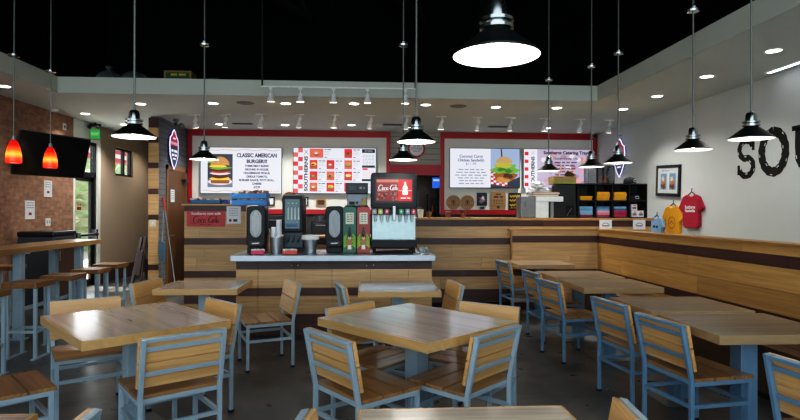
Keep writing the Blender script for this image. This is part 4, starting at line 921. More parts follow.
def cap(x, y, z, rz, label):
    t = thing('baseball_cap', label, 'cap', (x, y, z), rz, 'black caps'); q = plain('cap_black', '14161b', .8)
    MB().use(q).lathe([(.1, 0), (.103, .03), (.095, .07), (.07, .105), (.035, .122), (.001, .127)], n=20).build('crown', t)
    vs = [(.1 * math.cos(R(a)), -.1 * math.sin(R(a)), .01) for a in range(20, 161, 10)] + [(.095 * math.cos(R(a)), -.06 - .13 * math.sin(R(a)), .0) for a in range(160, 19, -10)]
    MB().use(q).add(vs, [tuple(range(len(vs)))]).build('brim', t)
    f = Flat((0, -.1035, .045)); f.ribbon([(.035 * math.cos(R(a)), .025 * math.sin(R(a))) for a in range(20, 171, 15)], .01, PAPER); f.lines(-.03, .03, -.012, .01, PAPER, 1, words=2); f.build('emblem', t)
cap(4.35, 8.85, SZ1 + .001, .4, 'black cap with white emblem lying on top of the shirt shelf'); cap(cx[3], 8.88, CT + .289, .1, 'black cap with white emblem inside the right upper pigeonhole')
t = thing('acrylic_box', 'clear acrylic display box on top of the shirt shelf', 'box', (3.85, 8.9, SZ1)); AC = glass('acrylic', 'c9ccd0', .15)
MB().use(AC).b2(-.22, .22, -.1, -.094, 0, .3).b2(-.22, .22, .094, .1, 0, .3).b2(-.22, -.214, -.094, .094, 0, .3).b2(.214, .22, -.094, .094, 0, .3).build('panels', t)
MB().use(PAPER).b2(-.2, -.02, .07, .075, .01, .27).build('backing_card', t)
t = MB().use(plain('toy_orange', 'c0652c', .8)); t.ball((3.93, 8.86, SZ1 + .04), .045, 10); t.use(plain('toy_red', 'a8322c', .8)).ball((3.9, 8.86, SZ1 + .1), .035, 10); t.use(plain('toy_cream', 'd9b98a', .8)).ball((3.96, 8.86, SZ1 + .11), .032, 10)
tag(t.build('plush_ornament'), 'small orange and red ornament inside the acrylic box', 'ornament')
# seen through the pass
t = thing('order_screen', 'small bright blue screen on a post seen through the kitchen pass', 'screen', (1.62, 12.6, 0)); m = MB().use(BLACK).tube([(1.62, 12.62, 0), (1.62, 12.62, 2.1)], .03); part(m, 'post', t)
part(MB().use(BLACK).b2(1.5, 1.74, 12.57, 12.6, 2.02, 2.28), 'housing', t); f = Flat((1.51, 12.569, 2.03)); f.rect(0, 0, .22, .24, glow('order_blue', '2a62d8', 1.0)); f.rect(.02, .16, .2, .2, glow('order_pale', '9fc0f0', 1.0), 2); part(f, 'screen', t)
t = thing('shelf_rack', 'dark storage rack with jars standing inside the kitchen pass', 'rack', (1.65, 12.9, 0))
for x in (1.45, 1.85): part(MB().use(BLACK).b2(x - .015, x + .015, 12.75, 13.05, 0, 1.9), 'side', t)
for z in (.5, 1.0, 1.45, 1.85): part(MB().use(BLACK).b2(1.45, 1.85, 12.75, 13.05, z, z + .02), 'shelf', t)
for k, (x, z) in enumerate(((1.55, 1.47), (1.7, 1.47), (1.58, 1.02), (1.73, 1.02))):
    m = MB().use((TERRA, BLACK, WHITE, TERRA)[k]).lathe([(.001, 0), (.05, 0), (.055, .02), (.055, .14), (.035, .17), (.035, .19), (.001, .19)], (x, 12.85, z), 14); tag(m.build('storage_jar'), '%s jar on the %s shelf of the dark kitchen rack' % (('left', 'right')[k % 2], ('upper', 'lower')[k // 2]), 'jar', 'jars on the kitchen rack')
t = thing('steel_sheet_holder', 'pale paper sheets clipped on a stand inside the kitchen pass', 'paper holder', (1.1, 12.7, 0)); part(MB().use(BRUSH).tube([(1.1, 12.72, 0), (1.1, 12.72, 1.9)], .02), 'pole', t); part(MB().use(plain('grey_sheet', '9a9a92', .8)).b2(.95, 1.2, 12.69, 12.7, 1.62, 1.95).b2(1.02, 1.28, 12.68, 12.689, 1.35, 1.6), 'sheets', t)

# ================================================================== left wall
t = thing('wall_television', 'large black television on a bracket, tilted out from the brick wall', 'television', (-4.62, 8.4, 2.05))
p0, p1 = Vector((-4.80, 7.85, 0)), Vector((-4.38, 8.88, 0)); d_ = (p1 - p0).normalized(); c_ = (p0 + p1) / 2; nn = Vector((d_.y, -d_.x, 0))
tl = Matrix.Rotation(R(14), 3, d_); Mt = Matrix((d_, -nn, Z)).transposed()
Mt = tl @ Mt; cc = c_ + Z * 2.3; hh = .63
part(MB().use(BLACK).box(cc, (1.13, .05, hh), Mt), 'housing', t, bevel=.006)
part(MB().use(plain('television_glass', '0a0b0c', .12)).box(cc + Mt @ Vector((0, -.026, 0)), (1.1, .004, hh - .03), Mt), 'screen', t)
part(MB().use(BLACK).tube([cc, cc + Vector((-.2, .1, .0)), (XL + .03, 8.75, 2.36)], .03).box((XL + .02, 8.75, 2.36), (.04, .25, .3)), 'bracket', t)
def sheet(y0, y1, z0, z1, name, label, fn=None, mat=PAPER):
    f = Flat((XL + .007, y0, z0), Y, Z); f.rect(0, 0, y1 - y0, z1 - z0, mat, 0)
    if fn: fn(f, y1 - y0, z1 - z0)
    f.use(mat).b2(XL, XL + .006, y0, y1, z0, z1); return tag(f.build(name), label, 'sign' if name != 'switch_plate' else 'switch')
def prints(f, w, h):
    for k in range(3): f.lines(w * .15, w * .85, h * (.88 - .13 * k), h * .035, GREYT, 1, words=3)
    f.rect(w * .35, h * .22, w * .65, h * .36, plain('note_maroon', '7a3038', .7), 1)
sheet(9.06, 9.31, 1.35, 1.65, 'wall_notice', 'white paper notice on the brick wall above the high table', prints)
sheet(9.57, 9.8, 1.72, 2.0, 'wall_notice', 'higher white notice on the brick wall just below the television', prints)
sheet(9.62, 9.76, 1.23, 1.36, 'switch_plate', 'white double switch plate on the brick wall', lambda f, w, h: (f.rect(.03, .04, .05, .09, GREYT), f.rect(.09, .04, .11, .09, GREYT)))
sheet(10.14, 10.24, 2.93, 3.05, 'motion_sensor', 'small white sensor high on the brick wall', lambda f, w, h: f.disc(w / 2, h / 2, .03, GREYT))
t = thing('exit_sign', 'lit green exit sign above the glazed entrance door', 'sign', (XL + .15, 11.0, 2.88)); ex = Vector((XL + .15, 11.0, 2.97)); Me = Matrix.Rotation(R(20), 3, 'Z')
part(MB().use(plain('sign_case', '4b5a4a', .5)).box(ex, (.19, .04, .2), Me), 'case', t)
f = Flat(ex + Me @ Vector((-.085, -.021, -.09)), Me @ X, Z); f.rect(0, 0, .17, .18, glow('exit_green', '2f9a3a', .75)); f.text('EXIT', .085, .09, .075, glow('exit_white', '7fd08a', .85), 2, bold=.002, width=.13); part(f, 'face', t)
t = thing('emergency_light', 'black twin emergency light under the ceiling above the exit sign', 'lamp', (XL + .1, 11.0, 3.12)); part(MB().use(BLACK).box((XL + .14, 11.02, 3.15), (.2, .06, .05)).tube([(XL + .14, 11.02, 3.175), (XL + .14, 11.02, 3.2)], .02), 'body', t); part(MB().use(BLACK).tube([(XL + .06, 10.99, 3.13), (XL + .06, 10.95, 3.1)], [.03, .04]), 'lamp_head', t); part(MB().use(BLACK).tube([(XL + .22, 10.99, 3.13), (XL + .22, 10.95, 3.1)], [.03, .04]), 'lamp_head', t)
# waste cabinets by the door
def bin_(label, x0, x1, y0, y1, h, hexa, name='waste_cabinet'):
    t = thing(name, label, 'cabinet', ((x0 + x1) / 2, (y0 + y1) / 2, 0)); q = plain('cab_' + hexa, hexa, .4); pts = [(y0, .0), (y1, .0), (y1, h - .03), (y1 - .06, h), (y0 + .06, h), (y0, h - .03)]
    part(MB().use(q).b2(x0, x1, y0, y1, 0, h - .08), 'body', t, bevel=.02); part(MB().use(plain('cab_top', '191b1d', .35)).b2(x0 - .005, x1 + .01, y0 - .01, y1 + .01, h - .08, h), 'top', t, bevel=.025)
    part(MB().use(wood('cabinet_door_brown', '352419', '4a3424', 'Z', .5)).b2(x1, x1 + .014, y0 + .04, y1 - .04, .1, h - .22), 'door', t); part(MB().use(BRUSH).tube([(x1 + .014, y0 + .1, h - .3), (x1 + .04, y0 + .1, h - .3), (x1 + .04, y0 + .1, h - .45), (x1 + .014, y0 + .1, h - .45)], .008), 'handle', t)
bin_('dark grey waste cabinet against the brick wall behind the high table', -5.3, -4.76, 8.7, 9.35, 1.17, '3f464c')
# behind the planked column
t = thing('folding_stand', 'dark wooden folding stand leaning beside the planked column', 'stand', (-4.545, 11.6, 0)); q = wood('dark_stand', '221718', '33231f', 'Z', .5)
part(MB().use(q).bar((-4.645, 11.2, 0), (-4.580, 11.55, .95), .05, .04).bar((-4.470, 11.2, 0), (-4.520, 11.55, .95), .05, .04).bar((-4.580, 11.55, .93), (-4.520, 11.55, .93), .05, .04), 'front_frame', t); part(MB().use(q).bar((-4.630, 11.95, 0), (-4.570, 11.56, .95), .04, .04).bar((-4.480, 11.95, 0), (-4.530, 11.56, .95), .04, .04), 'rear_frame', t); part(MB().use(q).box((-4.555, 11.32, .45), (.12, .02, .5), Matrix.Rotation(R(-20), 3, 'X')), 'panel', t)
t = thing('broom', 'broom with a red grip leaning on the grey siding', 'broom', (-3.6, 10.35, 0)); part(MB().use(BRUSH).tube([(-3.42, 10.12, .12), (-3.685, 10.33, 1.5)], .014), 'handle', t); part(MB().use(plain('red_grip', 'c23a26', .5)).tube([(-3.685, 10.33, 1.5), (-3.73, 10.36, 1.74)], .018), 'grip', t); part(MB().use(DTEAL).box((-3.44, 10.14, .08), (.3, .06, .16), Matrix.Rotation(R(30), 3, 'Z')), 'brush', t)
t = thing('dustpan', 'slate blue lobby dustpan hanging by the planked column', 'dustpan', (-3.68, 10.22, 0)); part(roundbox(MB().use(plain('dustpan_blue', '4f6a7c', .5)), -3.71, -3.6, 10.08, 10.15, .6, .94, .035), 'pan', t); part(MB().use(BRUSH).tube([(-3.66, 10.13, .92), (-3.66, 10.2, 1.5)], .01).tube([(-3.66, 10.12, .62), (-3.66, 10.12, .0)], .012), 'pole', t)
t = thing('mop_bucket', 'dark blue mop bucket on the floor between column and half wall', 'bucket', (-3.05, 10.45, 0)); MB().use(plain('bucket_navy', '2b3f52', .5)).lathe([(.001, .05), (.2, .05), (.25, .42), (.24, .42), (.19, .07), (.001, .07)]).build('bucket', t); MB().use(plain('wringer', '26455c', .5)).b2(-.16, .16, -.1, .12, .38, .72).build('wringer', t, bevel=.02)
MB().use(BRUSH).tube([(.12, 0, .7), (.2, .1, 1.15)], .014).build('wringer_handle', t)
for a in (45, 135, 225, 315): MB().use(RUBBER).ball((.17 * math.cos(R(a)), .17 * math.sin(R(a)), .03), .03, 8).build('wheel', t)
f = Flat((-3.733, 10.75, 1.66), Y, Z); f.rect(0, 0, .22, .24, PAPER)
for k in range(5): f.lines(.03, .19, .2 - .035 * k, .01, GREYT, 2, words=4)
tag(f.build('door_notice'), 'white paper notice taped to the brown door', 'paper')
f = Flat((-3.9, 10.158, 1.21)); f.rect(0, 0, .12, .12, plain('switch_cream', 'd8d2ba', .6)); f.rect(.045, .035, .075, .085, PAPER, 2); tag(f.build('switch_plate'), 'cream switch plate on the planked column', 'switch')

# ================================================================== neon shields
SHP = [(0, -.36), (.1, -.26), (.2, -.1), (.225, .08), (.2, .22), (.12, .26), (.06, .34), (0, .38), (-.06, .34), (-.12, .26), (-.2, .22), (-.225, .08), (-.2, -.1), (-.1, -.26)]
def shield(loc, U, label, glow_s):
    t = thing('neon_shield_sign', label, 'sign', loc); N = U.cross(Z)
    MB().use(BLACK).prism([(a * .96, b * .96) for a, b in SHP], .04, N * .06, U).build('backing', t)
    f = Flat(N * .0605, U, Z); f.poly([(a * .95, b * .95) for a, b in SHP], glow('shield_navy', '1f2950', .35), 0); f.poly([(a * .94, max(b, .04) * .95) for a, b in SHP if b > -.02], glow('shield_red', 'c2202c', .6), 1)
    f.text('SOUTHERNS', 0, .12, .075, glow('shield_white', 'e6e8ff', .9), 2, width=.36); f.lines(-.16, .16, -.02, .045, glow('shield_white', 'e6e8ff', .9), 2, words=2); f.lines(-.14, .14, -.1, .04, glow('shield_white', 'e6e8ff', .9), 2, words=2); f.lines(-.08, .08, -.17, .03, glow('shield_white', 'e6e8ff', .9), 2, words=1); f.lines(-.07, .07, .22, .03, glow('shield_white', 'e6e8ff', .9), 2, words=1)
    f.build('printed_face', t)
    P = [N * .055 + U * a * 1.02 + Z * b * 1.02 for a, b in SHP + SHP[:1]]; MB().use(glow('neon_tube', 'cfd0ff', glow_s)).tube(P, .009, 8).build('neon_tube', t)
    MB().use(BLACK).tube([N * .05 + U * -.1 + Z * .36, N * .05 + Z * .46, N * .05 + U * .1 + Z * .36], .005, 6).tube([N * .05 + Z * .46, Z * .47], .006, 6).tube([N * .03, N * -.0], .03).build('hanger', t)
shield((-3.75, 10.82, 2.66), Y, 'glowing red and navy neon shield sign on the grey siding', 1.6); shield((XR, 10.6, 2.55), -Y, 'neon shield sign on the right wall half hidden behind a pendant lamp', 1.2)
# ================================================================== right wall
t = thing('framed_picture', 'black framed poster of two plates of food on the right wall', 'picture', (XR, 8.9, 1.75)); MR = Matrix.Rotation(R(3), 3, 'X')
pc = Vector((XR - .02, 8.9, 2.02)); m = MB().use(BLACK)
for a, b, w_, h_ in ((0, .235, .72, .05), (0, -.235, .72, .05), (.335, 0, .05, .52), (-.335, 0, .05, .52)): m.box(pc + MR @ Vector((0, a, b)), (.03, w_, h_), MR)
part(m, 'frame', t); f = Flat(pc + MR @ Vector((-.004, .32, -.22)), MR @ -Y, MR @ Z); f.rect(0, 0, .64, .44, plain('mat_board', 'd3d8d6', .7))
sky_ = plain('poster_sky', '6f9cc0', .6)
for a in (.1, .37): f.rect(a, .07, a + .19, .34, sky_, 2); blob(f, a + .09, .14, .07, .06, plain('poster_brown', '6b3f24', .6), 3, .2); blob(f, a + .1, .2, .055, .05, plain('poster_orange', 'c0743a', .6), 4, .3); blob(f, a + .08, .25, .04, .04, plain('poster_cream', 'e0cfae', .6), 5, .3)
f.lines(.12, .35, .385, .02, sky_, 2, words=3); part(f, 'print', t)
def tee(y, ztop, h, hexa, label, art):
    t = thing('hanging_shirt', label, 'shirt', (XR - .05, y, ztop - h), 0, 'shirts hung on the right wall'); q = plain('tee_' + hexa, hexa, .9, 0, .08)
    k = h / .5; W = [(-.1, .5), (-.2, .465), (-.31, .3), (-.225, .235), (-.2, .29), (-.205, .04), (-.14, .0), (.14, 0), (.205, .04), (.2, .29), (.225, .235), (.31, .3), (.2, .465), (.1, .5), (.05, .47), (-.05, .47)]
    W = [(a * k, b * k) for a, b in W]
    MB().use(q).prism(W, .05, (-.0, 0, 0), -Y, Z).build('cloth', t, bevel=.012)
    f = Flat((-.0012, 0, 0), -Y, Z); art(f, k); f.build('print', t)
    MB().use(BLACK).tube([(.025, .13 * k, .47 * k), (.025, 0, .54 * k), (.025, -.13 * k, .47 * k)], .009, 8).tube([(.025, 0, .54 * k), (.025, 0, .58 * k), (.035, 0, .6 * k), (.045, 0, .595 * k)], .006, 8).build('hanger', t)
    MB().use(WHITE).tube([(.05, 0, .6 * k), (.03, 0, .6 * k)], .008).build('wall_hook', t)
tee(8.22, 1.77, .52, 'a8203a', 'crimson shirt with two lines of white lettering hung on the right wall', lambda f, k: (f.text('Southerns', 0, .31 * k, .07 * k, PAPER, 2, bold=.002, width=.26 * k), f.text('Nashville', .0, .255 * k, .055 * k, PAPER, 2, bold=.002, width=.25 * k)))
tee(8.73, 1.6, .5, 'dd9a1e', 'orange yellow shirt with a dark ring print between the other two shirts', lambda f, k: (f.ring(0, .22 * k, .09 * k, .1 * k, INK, 2), f.ribbon([(-.06 * k, .2 * k), (0, .25 * k), (.06 * k, .2 * k)], .012 * k, INK, 2)))
tee(9.24, 1.41, .42, '8fb4d6', 'pale blue shirt half hidden behind the booth half wall', lambda f, k: f.lines(-.1 * k, .1 * k, .3 * k, .05 * k, plain('tee_ink', '27435f', .8), 2, words=2))
# big painted letters
LB = plain('matte_black_paint', '141414', .8)
def letter(ch, label, strokes, y, z):
    f = Flat((XR - .001, y, z), -Y, Z)
    for pts, wd in strokes:
        p2 = []; ws = []
        for i, (a, b) in enumerate(pts): p2.append((a, b)); ws.append(wd * (1 + .1 * math.sin(i * 2.3)))
        f.ribbon(p2, ws, LB, 2)
        for i in range(2, len(p2) - 2, 4):
            a, b = p2[i]; c, d_ = p2[i + 1]; L_ = math.hypot(c - a, d_ - b) or 1; ux, uy = (c - a) / L_, (d_ - b) / L_; o_ = wd * .3 * (1 if (i // 4) % 2 else -1)
            f.ribbon([(a - uy * o_, b + ux * o_), (a - uy * o_ + ux * .04, b + ux * o_ + uy * .04)], .014, WHITEW, 3)
    tag(f.build('wall_letter'), label, 'letter', 'big black letters on the right wall')
def A2(cx, cy, rx, ry, t0, t1, n=26): return [(cx + rx * math.cos(R(t0 + (t1 - t0) * i / (n - 1))), cy + ry * math.sin(R(t0 + (t1 - t0) * i / (n - 1)))) for i in range(n)]
letter('S', 'large black painted letter S on the right wall', [(A2(.19, .36, .13, .12, 20, 270, 16) + A2(.19, .13, .135, .12, 90, -160, 16), .085), ([(.325, .34), (.325, .47)], .05), ([(.045, .16), (.045, .03)], .05)], 7.22, 1.97)
letter('O', 'large black painted letter O on the right wall', [(A2(.27, .29, .2, .25, 90, 450, 40), .12)], 6.81, 1.96)
letter('U', 'large black painted letter U cut off by the right edge', [([(.1, .52), (.1, .3)] + A2(.25, .2, .15, .15, 180, 360, 18) + [(.4, .3), (.4, .52)], .1), ([(.0, .52), (.2, .52)], .06), ([(.32, .52), (.5, .52)], .06)], 6.24, 1.97)

# ================================================================== lamps and ceiling fittings
PEND = [(-1.90, 4.63), (-1.91, 6.61), (.43, 6.46), (.43, 4.76), (.50, 2.10), (2.70, 8.02), (3.02, 7.23), (3.10, 6.61), (3.16, 5.15), (3.15, 4.33)]
PL = ['black cone pendant lamp over the left square table', 'black cone pendant lamp over the small table by the half wall', 'black cone pendant lamp lower and behind another, above the soda machine', 'black cone pendant lamp hanging before the red header of the kitchen pass', 'largest black cone pendant lamp, glowing white, closest to us at the top',
      'farthest cone pendant lamp in the right row, in front of the catering screen', 'second farthest cone pendant lamp of the right row', 'cone pendant lamp of the right row in front of the neon shield', 'second nearest cone pendant lamp of the right row, over the framed poster', 'nearest cone pendant lamp of the right row, beside the painted letters']
INNER = plain('lamp_white_inside', 'efefea', .5, 0, .02); BULB = glow('bulb_glow', 'fff6e8', 25)
PN = None
for (x, y), l in zip(PEND, PL):
    if PN: dup(PN, (x, y, 2.1), 0, l, 'cone pendant lamps'); continue
    t = PN = thing('pendant_lamp', l, 'lamp', (x, y, 2.1), 0, 'cone pendant lamps')
    MB().use(BLACKM).lathe([(.166, 0), (.165, .01), (.068, .088), (.045, .1)], n=40).build('shade', t)
    MB().use(INNER).lathe([(.166, .0), (.163, .006), (.064, .083), (.001, .094)], n=40).build('reflector', t)
    MB().use(CHRM).lathe([(.05, .097), (.066, .103), (.066, .115), (.05, .118), (.05, .126), (.066, .13), (.066, .142), (.045, .148)], n=26).build('cooling_rings', t)
    MB().use(CHRM).lathe([(.045, .148), (.042, .19), (.034, .212), (.015, .222), (.007, .225)], n=24).build('socket_cap', t)
    MB().use(BULB).ball((0, 0, .045), .032, 14).build('bulb', t)
    MB().use(plain('grey_rod', '7d827b', .45, .4)).tube([(0, 0, .22), (0, 0, 1.34)], .0085, 10).build('rod', t)
    MB().use(CHRM).lathe([(.008, 1.335), (.055, 1.34), (.06, 1.36), (.05, 1.37), (.05, 1.385), (.03, 1.4), (.012, 1.41), (.001, 1.41)], n=22).build('canopy', t)
    MB().use(plain('grey_conduit', '6d736c', .4, .5)).tube([(0, 0, 1.4), (0, 0, ZR - 2.1)], .011, 10).build('conduit', t)
# red glass mini pendants
def flame():
    m, t, b = nt('glowing_red_glass'); tc = t.nodes.new('ShaderNodeTexCoord'); sp = t.nodes.new('ShaderNodeSeparateXYZ'); t.links.new(tc.outputs['Object'], sp.inputs[0])
    mr = t.nodes.new('ShaderNodeMapRange'); mr.inputs['From Max'].default_value = .26; t.links.new(sp.outputs['Z'], mr.inputs['Value'])
    rp = t.nodes.new('ShaderNodeValToRGB'); e = rp.color_ramp.elements; e[0].position = 0; e[0].color = lin(hexc('d81c12')); e[1].position = 1; e[1].color = lin(hexc('a80d0c'))
    for p, c in ((.2, 'f0441a'), (.38, 'ffb03c'), (.55, 'f25a1c'), (.75, 'd0160f')): k = e.new(p); k.color = lin(hexc(c))
    t.links.new(mr.outputs[0], rp.inputs[0]); t.links.new(rp.outputs[0], b.inputs['Base Color']); t.links.new(rp.outputs[0], b.inputs['Emission Color']); b.inputs['Emission Strength'].default_value = 1.1; b.inputs['Roughness'].default_value = .2
    return m
FL = flame()
for (x, y), l in (((-3.95, 6.42), 'glowing red glass pendant lamp nearest the left edge'), ((-3.94, 7.12), 'glowing red glass pendant lamp in front of the black television')):
    t = thing('glass_pendant_lamp', l, 'lamp', (x, y, 2.025), 0, 'red glass pendants over the high table')
    MB().use(FL).lathe([(.075, 0), (.08, .02), (.078, .09), (.062, .18), (.035, .245), (.022, .26), (.001, .262)], n=24).build('glass_shade', t); MB().use(BRUSH).lathe([(.022, .255), (.018, .3), (.006, .31)], n=16).build('cap', t)
    MB().use(glow('opal_white', 'ffe9d0', 1.2)).lathe([(.001, .01), (.07, .008)], n=20).build('diffuser', t)
    MB().use(plain('grey_rod', '7d827b', .45, .4)).tube([(0, 0, .3), (0, 0, 1.2)], .006, 8).build('rod', t); MB().use(CHRM).lathe([(.006, 1.19), (.06, 1.195), (.06, 1.215), (.02, 1.225), (.001, 1.225)], n=20).build('canopy', t); MB().use(plain('grey_conduit', '6d736c', .4, .5)).tube([(0, 0, 1.22), (0, 0, ZR - 2.025)], .008, 8).build('conduit', t)
# recessed downlights
DL = [(-2.43, 8.88), (-1.28, 8.80), (-.20, 8.73), (.94, 8.74), (2.10, 8.85), (3.11, 8.84), (4.24, 8.86), (-2.89, 11.01), (-1.61, 11.01), (-.30, 10.90), (3.67, 11.00), (4.26, 7.83), (4.25, 6.64), (4.27, 5.53), (-4.97, 7.87), (-4.95, 10.01), (-3.60, 9.01), (-4.79, 11.21)]
DN = ['%s downlight from the left in the front ceiling row' % o for o in ORD[1:8]] + ['%s downlight from the left in the row near the red frames' % o for o in ORD[:4]] + ['farthest of the three downlights beside the right wall', 'middle of the three downlights beside the right wall', 'nearest of the three downlights beside the right wall', 'downlight above the brick wall at the left edge', 'downlight near the end of the brick wall', 'first downlight from the left in the front ceiling row', 'downlight above the glazed door area behind a pendant']
LENS = glow('downlight_lens', 'fffaf0', 9); D0 = None
for (x, y), l in zip(DL, DN):
    if D0: dup(D0, (x, y, ZC), 0, 'round recessed white ' + l, 'recessed downlights'); continue
    t = D0 = thing('recessed_downlight', 'round recessed white ' + l, 'downlight', (x, y, ZC), 0, 'recessed downlights')
    MB().use(WHITE).lathe([(.095, .0), (.095, -.006), (.075, -.008), (.072, 0)], n=28).build('trim_ring', t); MB().use(LENS).lathe([(.001, -.004), (.074, -.004)], n=28).build('lens', t)
# row of track spots on the ceiling, and the hung track
TRK = plain('track_white', 'e6e6de', .45)
def head(t, z0, tilt, yaw):
    q = Matrix.Rotation(R(yaw), 3, 'Z') @ Matrix.Rotation(R(tilt), 3, 'X'); o = Vector((0, 0, z0))
    m = MB().use(TRK); m.tube([o + q @ Vector((0, 0, .0)), o + q @ Vector((0, 0, -.05)), o + q @ Vector((0, 0, -.055)), o + q @ Vector((0, 0, -.12))], [.028, .03, .035, .056], 18); m.build('lamp_head', t)
    e = o + q @ Vector((0, 0, -.121)); MB().use(glow('spot_lens', 'fff8e6', 7)).tube([e, e + q @ Vector((0, 0, -.002))], .05, 18).build('lens', t)
TK = [(-3.05, 9.96), (-2.49, 9.86), (-1.86, 9.80), (-1.19, 9.76), (-.58, 9.76), (.06, 9.76), (.70, 9.78), (1.33, 9.79), (2.0, 9.82), (2.6, 9.82), (3.24, 9.84), (3.91, 9.88), (4.49, 9.95)]
for k, (x, y) in enumerate(TK):
    t = thing('ceiling_spotlight', '%s white swivel spotlight from the left in the row before the menu screens' % ORD[k], 'spotlight', (x, y, ZC), 0, 'ceiling spotlights')
    MB().use(TRK).b2(-.09, .09, -.02, .02, -.018, 0).tube([(.02, 0, -.018), (.02, 0, -.07)], .012).box((.02, 0, -.09), (.05, .03, .05)).tube([(.02, 0, -.1), (0, 0, -.135)], .01).build('bracket', t)
    head(t, -.115, (18, 8, 25)[k % 3], (k * 47) % 50 - 25)
t = thing('track_rail', 'thin white light rail hung from black rods below the opening edge', 'rail', (-.38, 7.9, 3.26)); part(MB().use(TRK).b2(-1.49, .72, 7.885, 7.915, 3.25, 3.27), 'rail', t)
for x in (-1.48, .7): part(MB().use(BLACK).tube([(x, 7.9, 3.27), (x, 7.9, ZR)], .013), 'suspension_rod', t)
for k, x in enumerate((-1.36, -.945, -.475, .01, .555)):
    t = thing('track_spotlight', '%s white spotlight from the left on the hung rail' % ORD[k], 'spotlight', (x, 7.9, 3.25), 0, 'spotlights on the hung rail')
    MB().use(TRK).box((0, 0, -.014), (.05, .025, .028)).tube([(0, 0, -.02), (0, 0, -.09)], .009).build('bracket', t); head(t, -.08, (10, 5, 12)[k % 3], 0)
for (x, y), l in (((-1.91, 8.82), 'left'), ((1.48, 8.82), 'right')):
    m = MB().use(plain('speaker_grille', '8d8d87', .8)).lathe([(.001, -.008), (.13, -.008), (.14, -.004), (.14, 0)], (x, y, ZC), 28); tag(m.build('ceiling_speaker'), 'flat round grey ceiling speaker, %s of the two' % l, 'speaker', 'ceiling speakers')
for k, ((x, y), l) in enumerate((((-2.42, 10.91), 'left'), ((.52, 10.8), 'middle'), ((2.63, 10.89), 'right'))):
    t = thing('ceiling_vent', 'slim dark slotted ceiling vent near the red frames, %s of three' % l, 'vent', (x, y, ZC), 0, 'ceiling vents'); MB().use(PLATE).b2(-.2, .2, -.08, .08, -.008, 0).build('frame', t)
    m = MB().use(BLACK)
    for j in range(4): m.b2(-.18, .18, -.065 + j * .035, -.045 + j * .035, -.011, -.008)
    m.build('slots', t)
m = MB().use(WHITE).lathe([(.06, 0), (.06, -.03), (.045, -.045), (.001, -.047)], (-5.25, 9.6, ZC), 22); tag(m.build('smoke_detector'), 'small round smoke detector over the brick wall', 'detector')
t = thing('linear_light', 'slim bright linear light on the ceiling beside the right wall', 'light', (4.88, 5.2, ZC)); part(MB().use(WHITE).b2(4.84, 4.92, 4.0, 6.42, ZC - .01, ZC), 'housing', t); part(MB().use(glow('linear_lens', 'f2f4ff', 5)).b2(4.855, 4.905, 4.02, 6.4, ZC - .013, ZC - .01), 'lens', t)
t = thing('security_camera', 'small grey security camera under the ceiling in the far right corner', 'camera', (4.75, 11.3, 3.1)); MB().use(WHITE).cyl((0, 0, 0), .06, .06, .1).tube([(0, 0, .06), (0, 0, .02)], .015).build('mount', t); MB().use(PLATE).tube([(0, .06, .0), (0, -.1, -.03)], .045, 16).build('camera_body', t); MB().use(BLACK).tube([(0, -.1, -.03), (0, -.106, -.031)], .038, 16).build('lens', t)
t = thing('security_camera', 'grey twin camera under the ceiling by the neon shield', 'camera', (-3.55, 10.5, 3.1)); MB().use(PLATE).cyl((0, 0, 0), .05, .06, .1).tube([(0, 0, .07), (.02, 0, .0)], .016).build('mount', t)
for s in (-1, 1): MB().use(PLATE).tube([(.03 + s * .05, .05, -.0), (.06 + s * .08, -.08, -.05)], .045, 14).build('camera_body', t)
# things left on the ledge of the opening
for k, (x, sx, l) in enumerate(((-3.86, .2, 'tied grey plastic bag on the ledge above the left soffit, with a knot'), (-3.5, .2, 'flatter grey plastic bag right of the knotted bag on the ledge'), (-2.32, .17, 'crumpled pale bag on the ledge right of the green box'))):
    m = MB().use(plain('bag_grey', '4a5652', .5)); n = 18
    prof = [(.001, 0), (sx * 1.0, 0), (sx * 1.05, .04), (sx * .8, .1), (sx * .35, .15)] + ([(.035, .165), (.03, .185), (.06, .22), (.03, .23), (.001, .22)] if k == 0 else [(.001, .16)])
    m.lathe(prof, (x, 8.5, ZT), n)
    for i, v in enumerate(m.v): a = math.atan2(v[1] - 8.5, v[0] - x); f = 1 + .13 * math.sin(5 * a + k) + .08 * math.sin(11 * a); m.v[i] = (x + (v[0] - x) * f, 8.5 + (v[1] - 8.5) * f * .7, ZT + (v[2] - ZT) * (1 if k < 2 else .5))
    tag(m.build('plastic_bag'), l, 'bag', 'bags on the ledge')
t = thing('printed_carton', 'small green and yellow printed carton on the ledge of the raised ceiling', 'box', (-2.81, 8.5, ZT)); MB().use(plain('carton_olive', '7d6a2c', .7)).b2(-.2, .2, -.13, .13, 0, .15).build('carton', t)
f = Flat((-.2, -.1305, 0)); f.rect(.03, .015, .37, .125, plain('carton_green', '1f4a2c', .7)); f.lines(.1, .32, .09, .03, plain('carton_gold', 'b09a3c', .7), 2, words=2); f.build('printed_front', t)

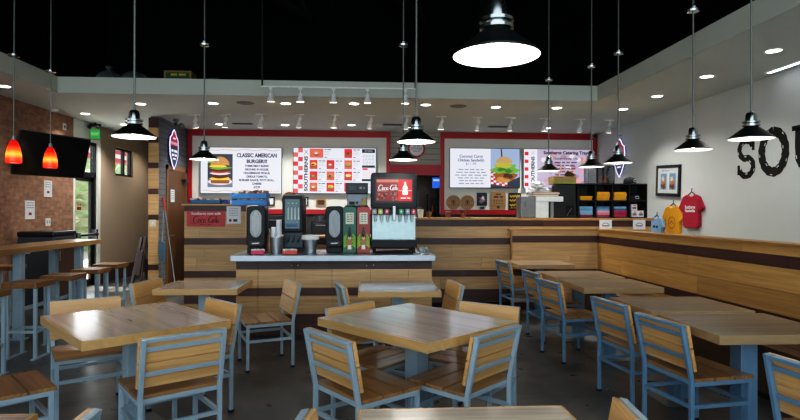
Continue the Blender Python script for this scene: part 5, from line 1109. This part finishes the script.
# ================================================================== light, camera
w = bpy.data.worlds.new('sky'); SC.world = w; w.use_nodes = True; t = w.node_tree
bg = t.nodes['Background']; bg.inputs[0].default_value = (.75, .87, 1, 1); bg.inputs[1].default_value = 1.9
def lamp(name, kind, loc, energy, col=(1, 1, 1), rot=(0, 0, 0), **kw):
    l = bpy.data.lights.new(name, kind); l.energy = energy; l.color = col
    for k, v in kw.items(): setattr(l, k, v)
    o = bpy.data.objects.new(name, l); COL.objects.link(o); o.location = loc; o.rotation_euler = rot
    return o
sd = Vector((1.1, -.35, -2.15)).normalized()
lamp('sun', 'SUN', (-12, 12, 14), 20.0, (1, .96, .9), sd.to_track_quat('-Z', 'Y').to_euler(), angle=.01)
# daylight from the shop windows behind the photographer
lamp('front_window_light', 'AREA', (-1.2, -2.6, 1.9), 60, (.86, .94, 1), (R(84), 0, 0), shape='RECTANGLE', size=7.5, size_y=2.6)
lamp('side_window_light', 'AREA', (-5.2, 1.6, 1.9), 40, (.86, .95, 1), (R(84), 0, R(-90)), shape='RECTANGLE', size=4.5, size_y=2.2)
lamp('door_daylight', 'AREA', (XL + .02, 10.95, 1.3), 14, (.92, .97, 1), (R(90), 0, R(-90)), shape='RECTANGLE', size=.8, size_y=2.2)
lamp('corridor_fill', 'SPOT', (-4.7, 13.2, ZC - .03), 60, (1, .95, .87), spot_size=R(140), spot_blend=.7, shadow_soft_size=.07)  # added fill to brighten the tan corridor wall, no fitting hangs here
for (x, y) in DL: lamp('downlight_lamp', 'SPOT', (x, y, ZC - .03), 115 if y > 10.5 else 85 if y > 8.5 else 34, (1, .965, .91), spot_size=R(125), spot_blend=.7, shadow_soft_size=.07)
for (x, y) in PEND: lamp('pendant_lamp', 'POINT', (x, y, 2.105), 9 if x < 2 else 2.2, (1, .96, .9), shadow_soft_size=.05)
cam = bpy.data.cameras.new('camera'); cam.lens = 550 / 800 * 36; cam.sensor_width = 36; cam.clip_start = .05
co = bpy.data.objects.new('camera', cam); COL.objects.link(co); co.location = (0, 0, 1.5)
co.rotation_euler = (Matrix.Rotation(R(-3.5), 3, 'Z') @ Matrix.Rotation(R(90.104), 3, 'X') @ Matrix.Rotation(R(.17), 3, 'Z')).to_euler()
SC.camera = co
SC.view_settings.view_transform = 'Standard'; SC.view_settings.look = 'None'; SC.view_settings.exposure = 0.0
SC.view_settings.use_curve_mapping = True
cm = SC.view_settings.curve_mapping; cv = cm.curves[3]
for p in ((.03, .019), (.12, .115), (.4, .47), (.75, .86)): cv.points.new(*p)
cm.update()
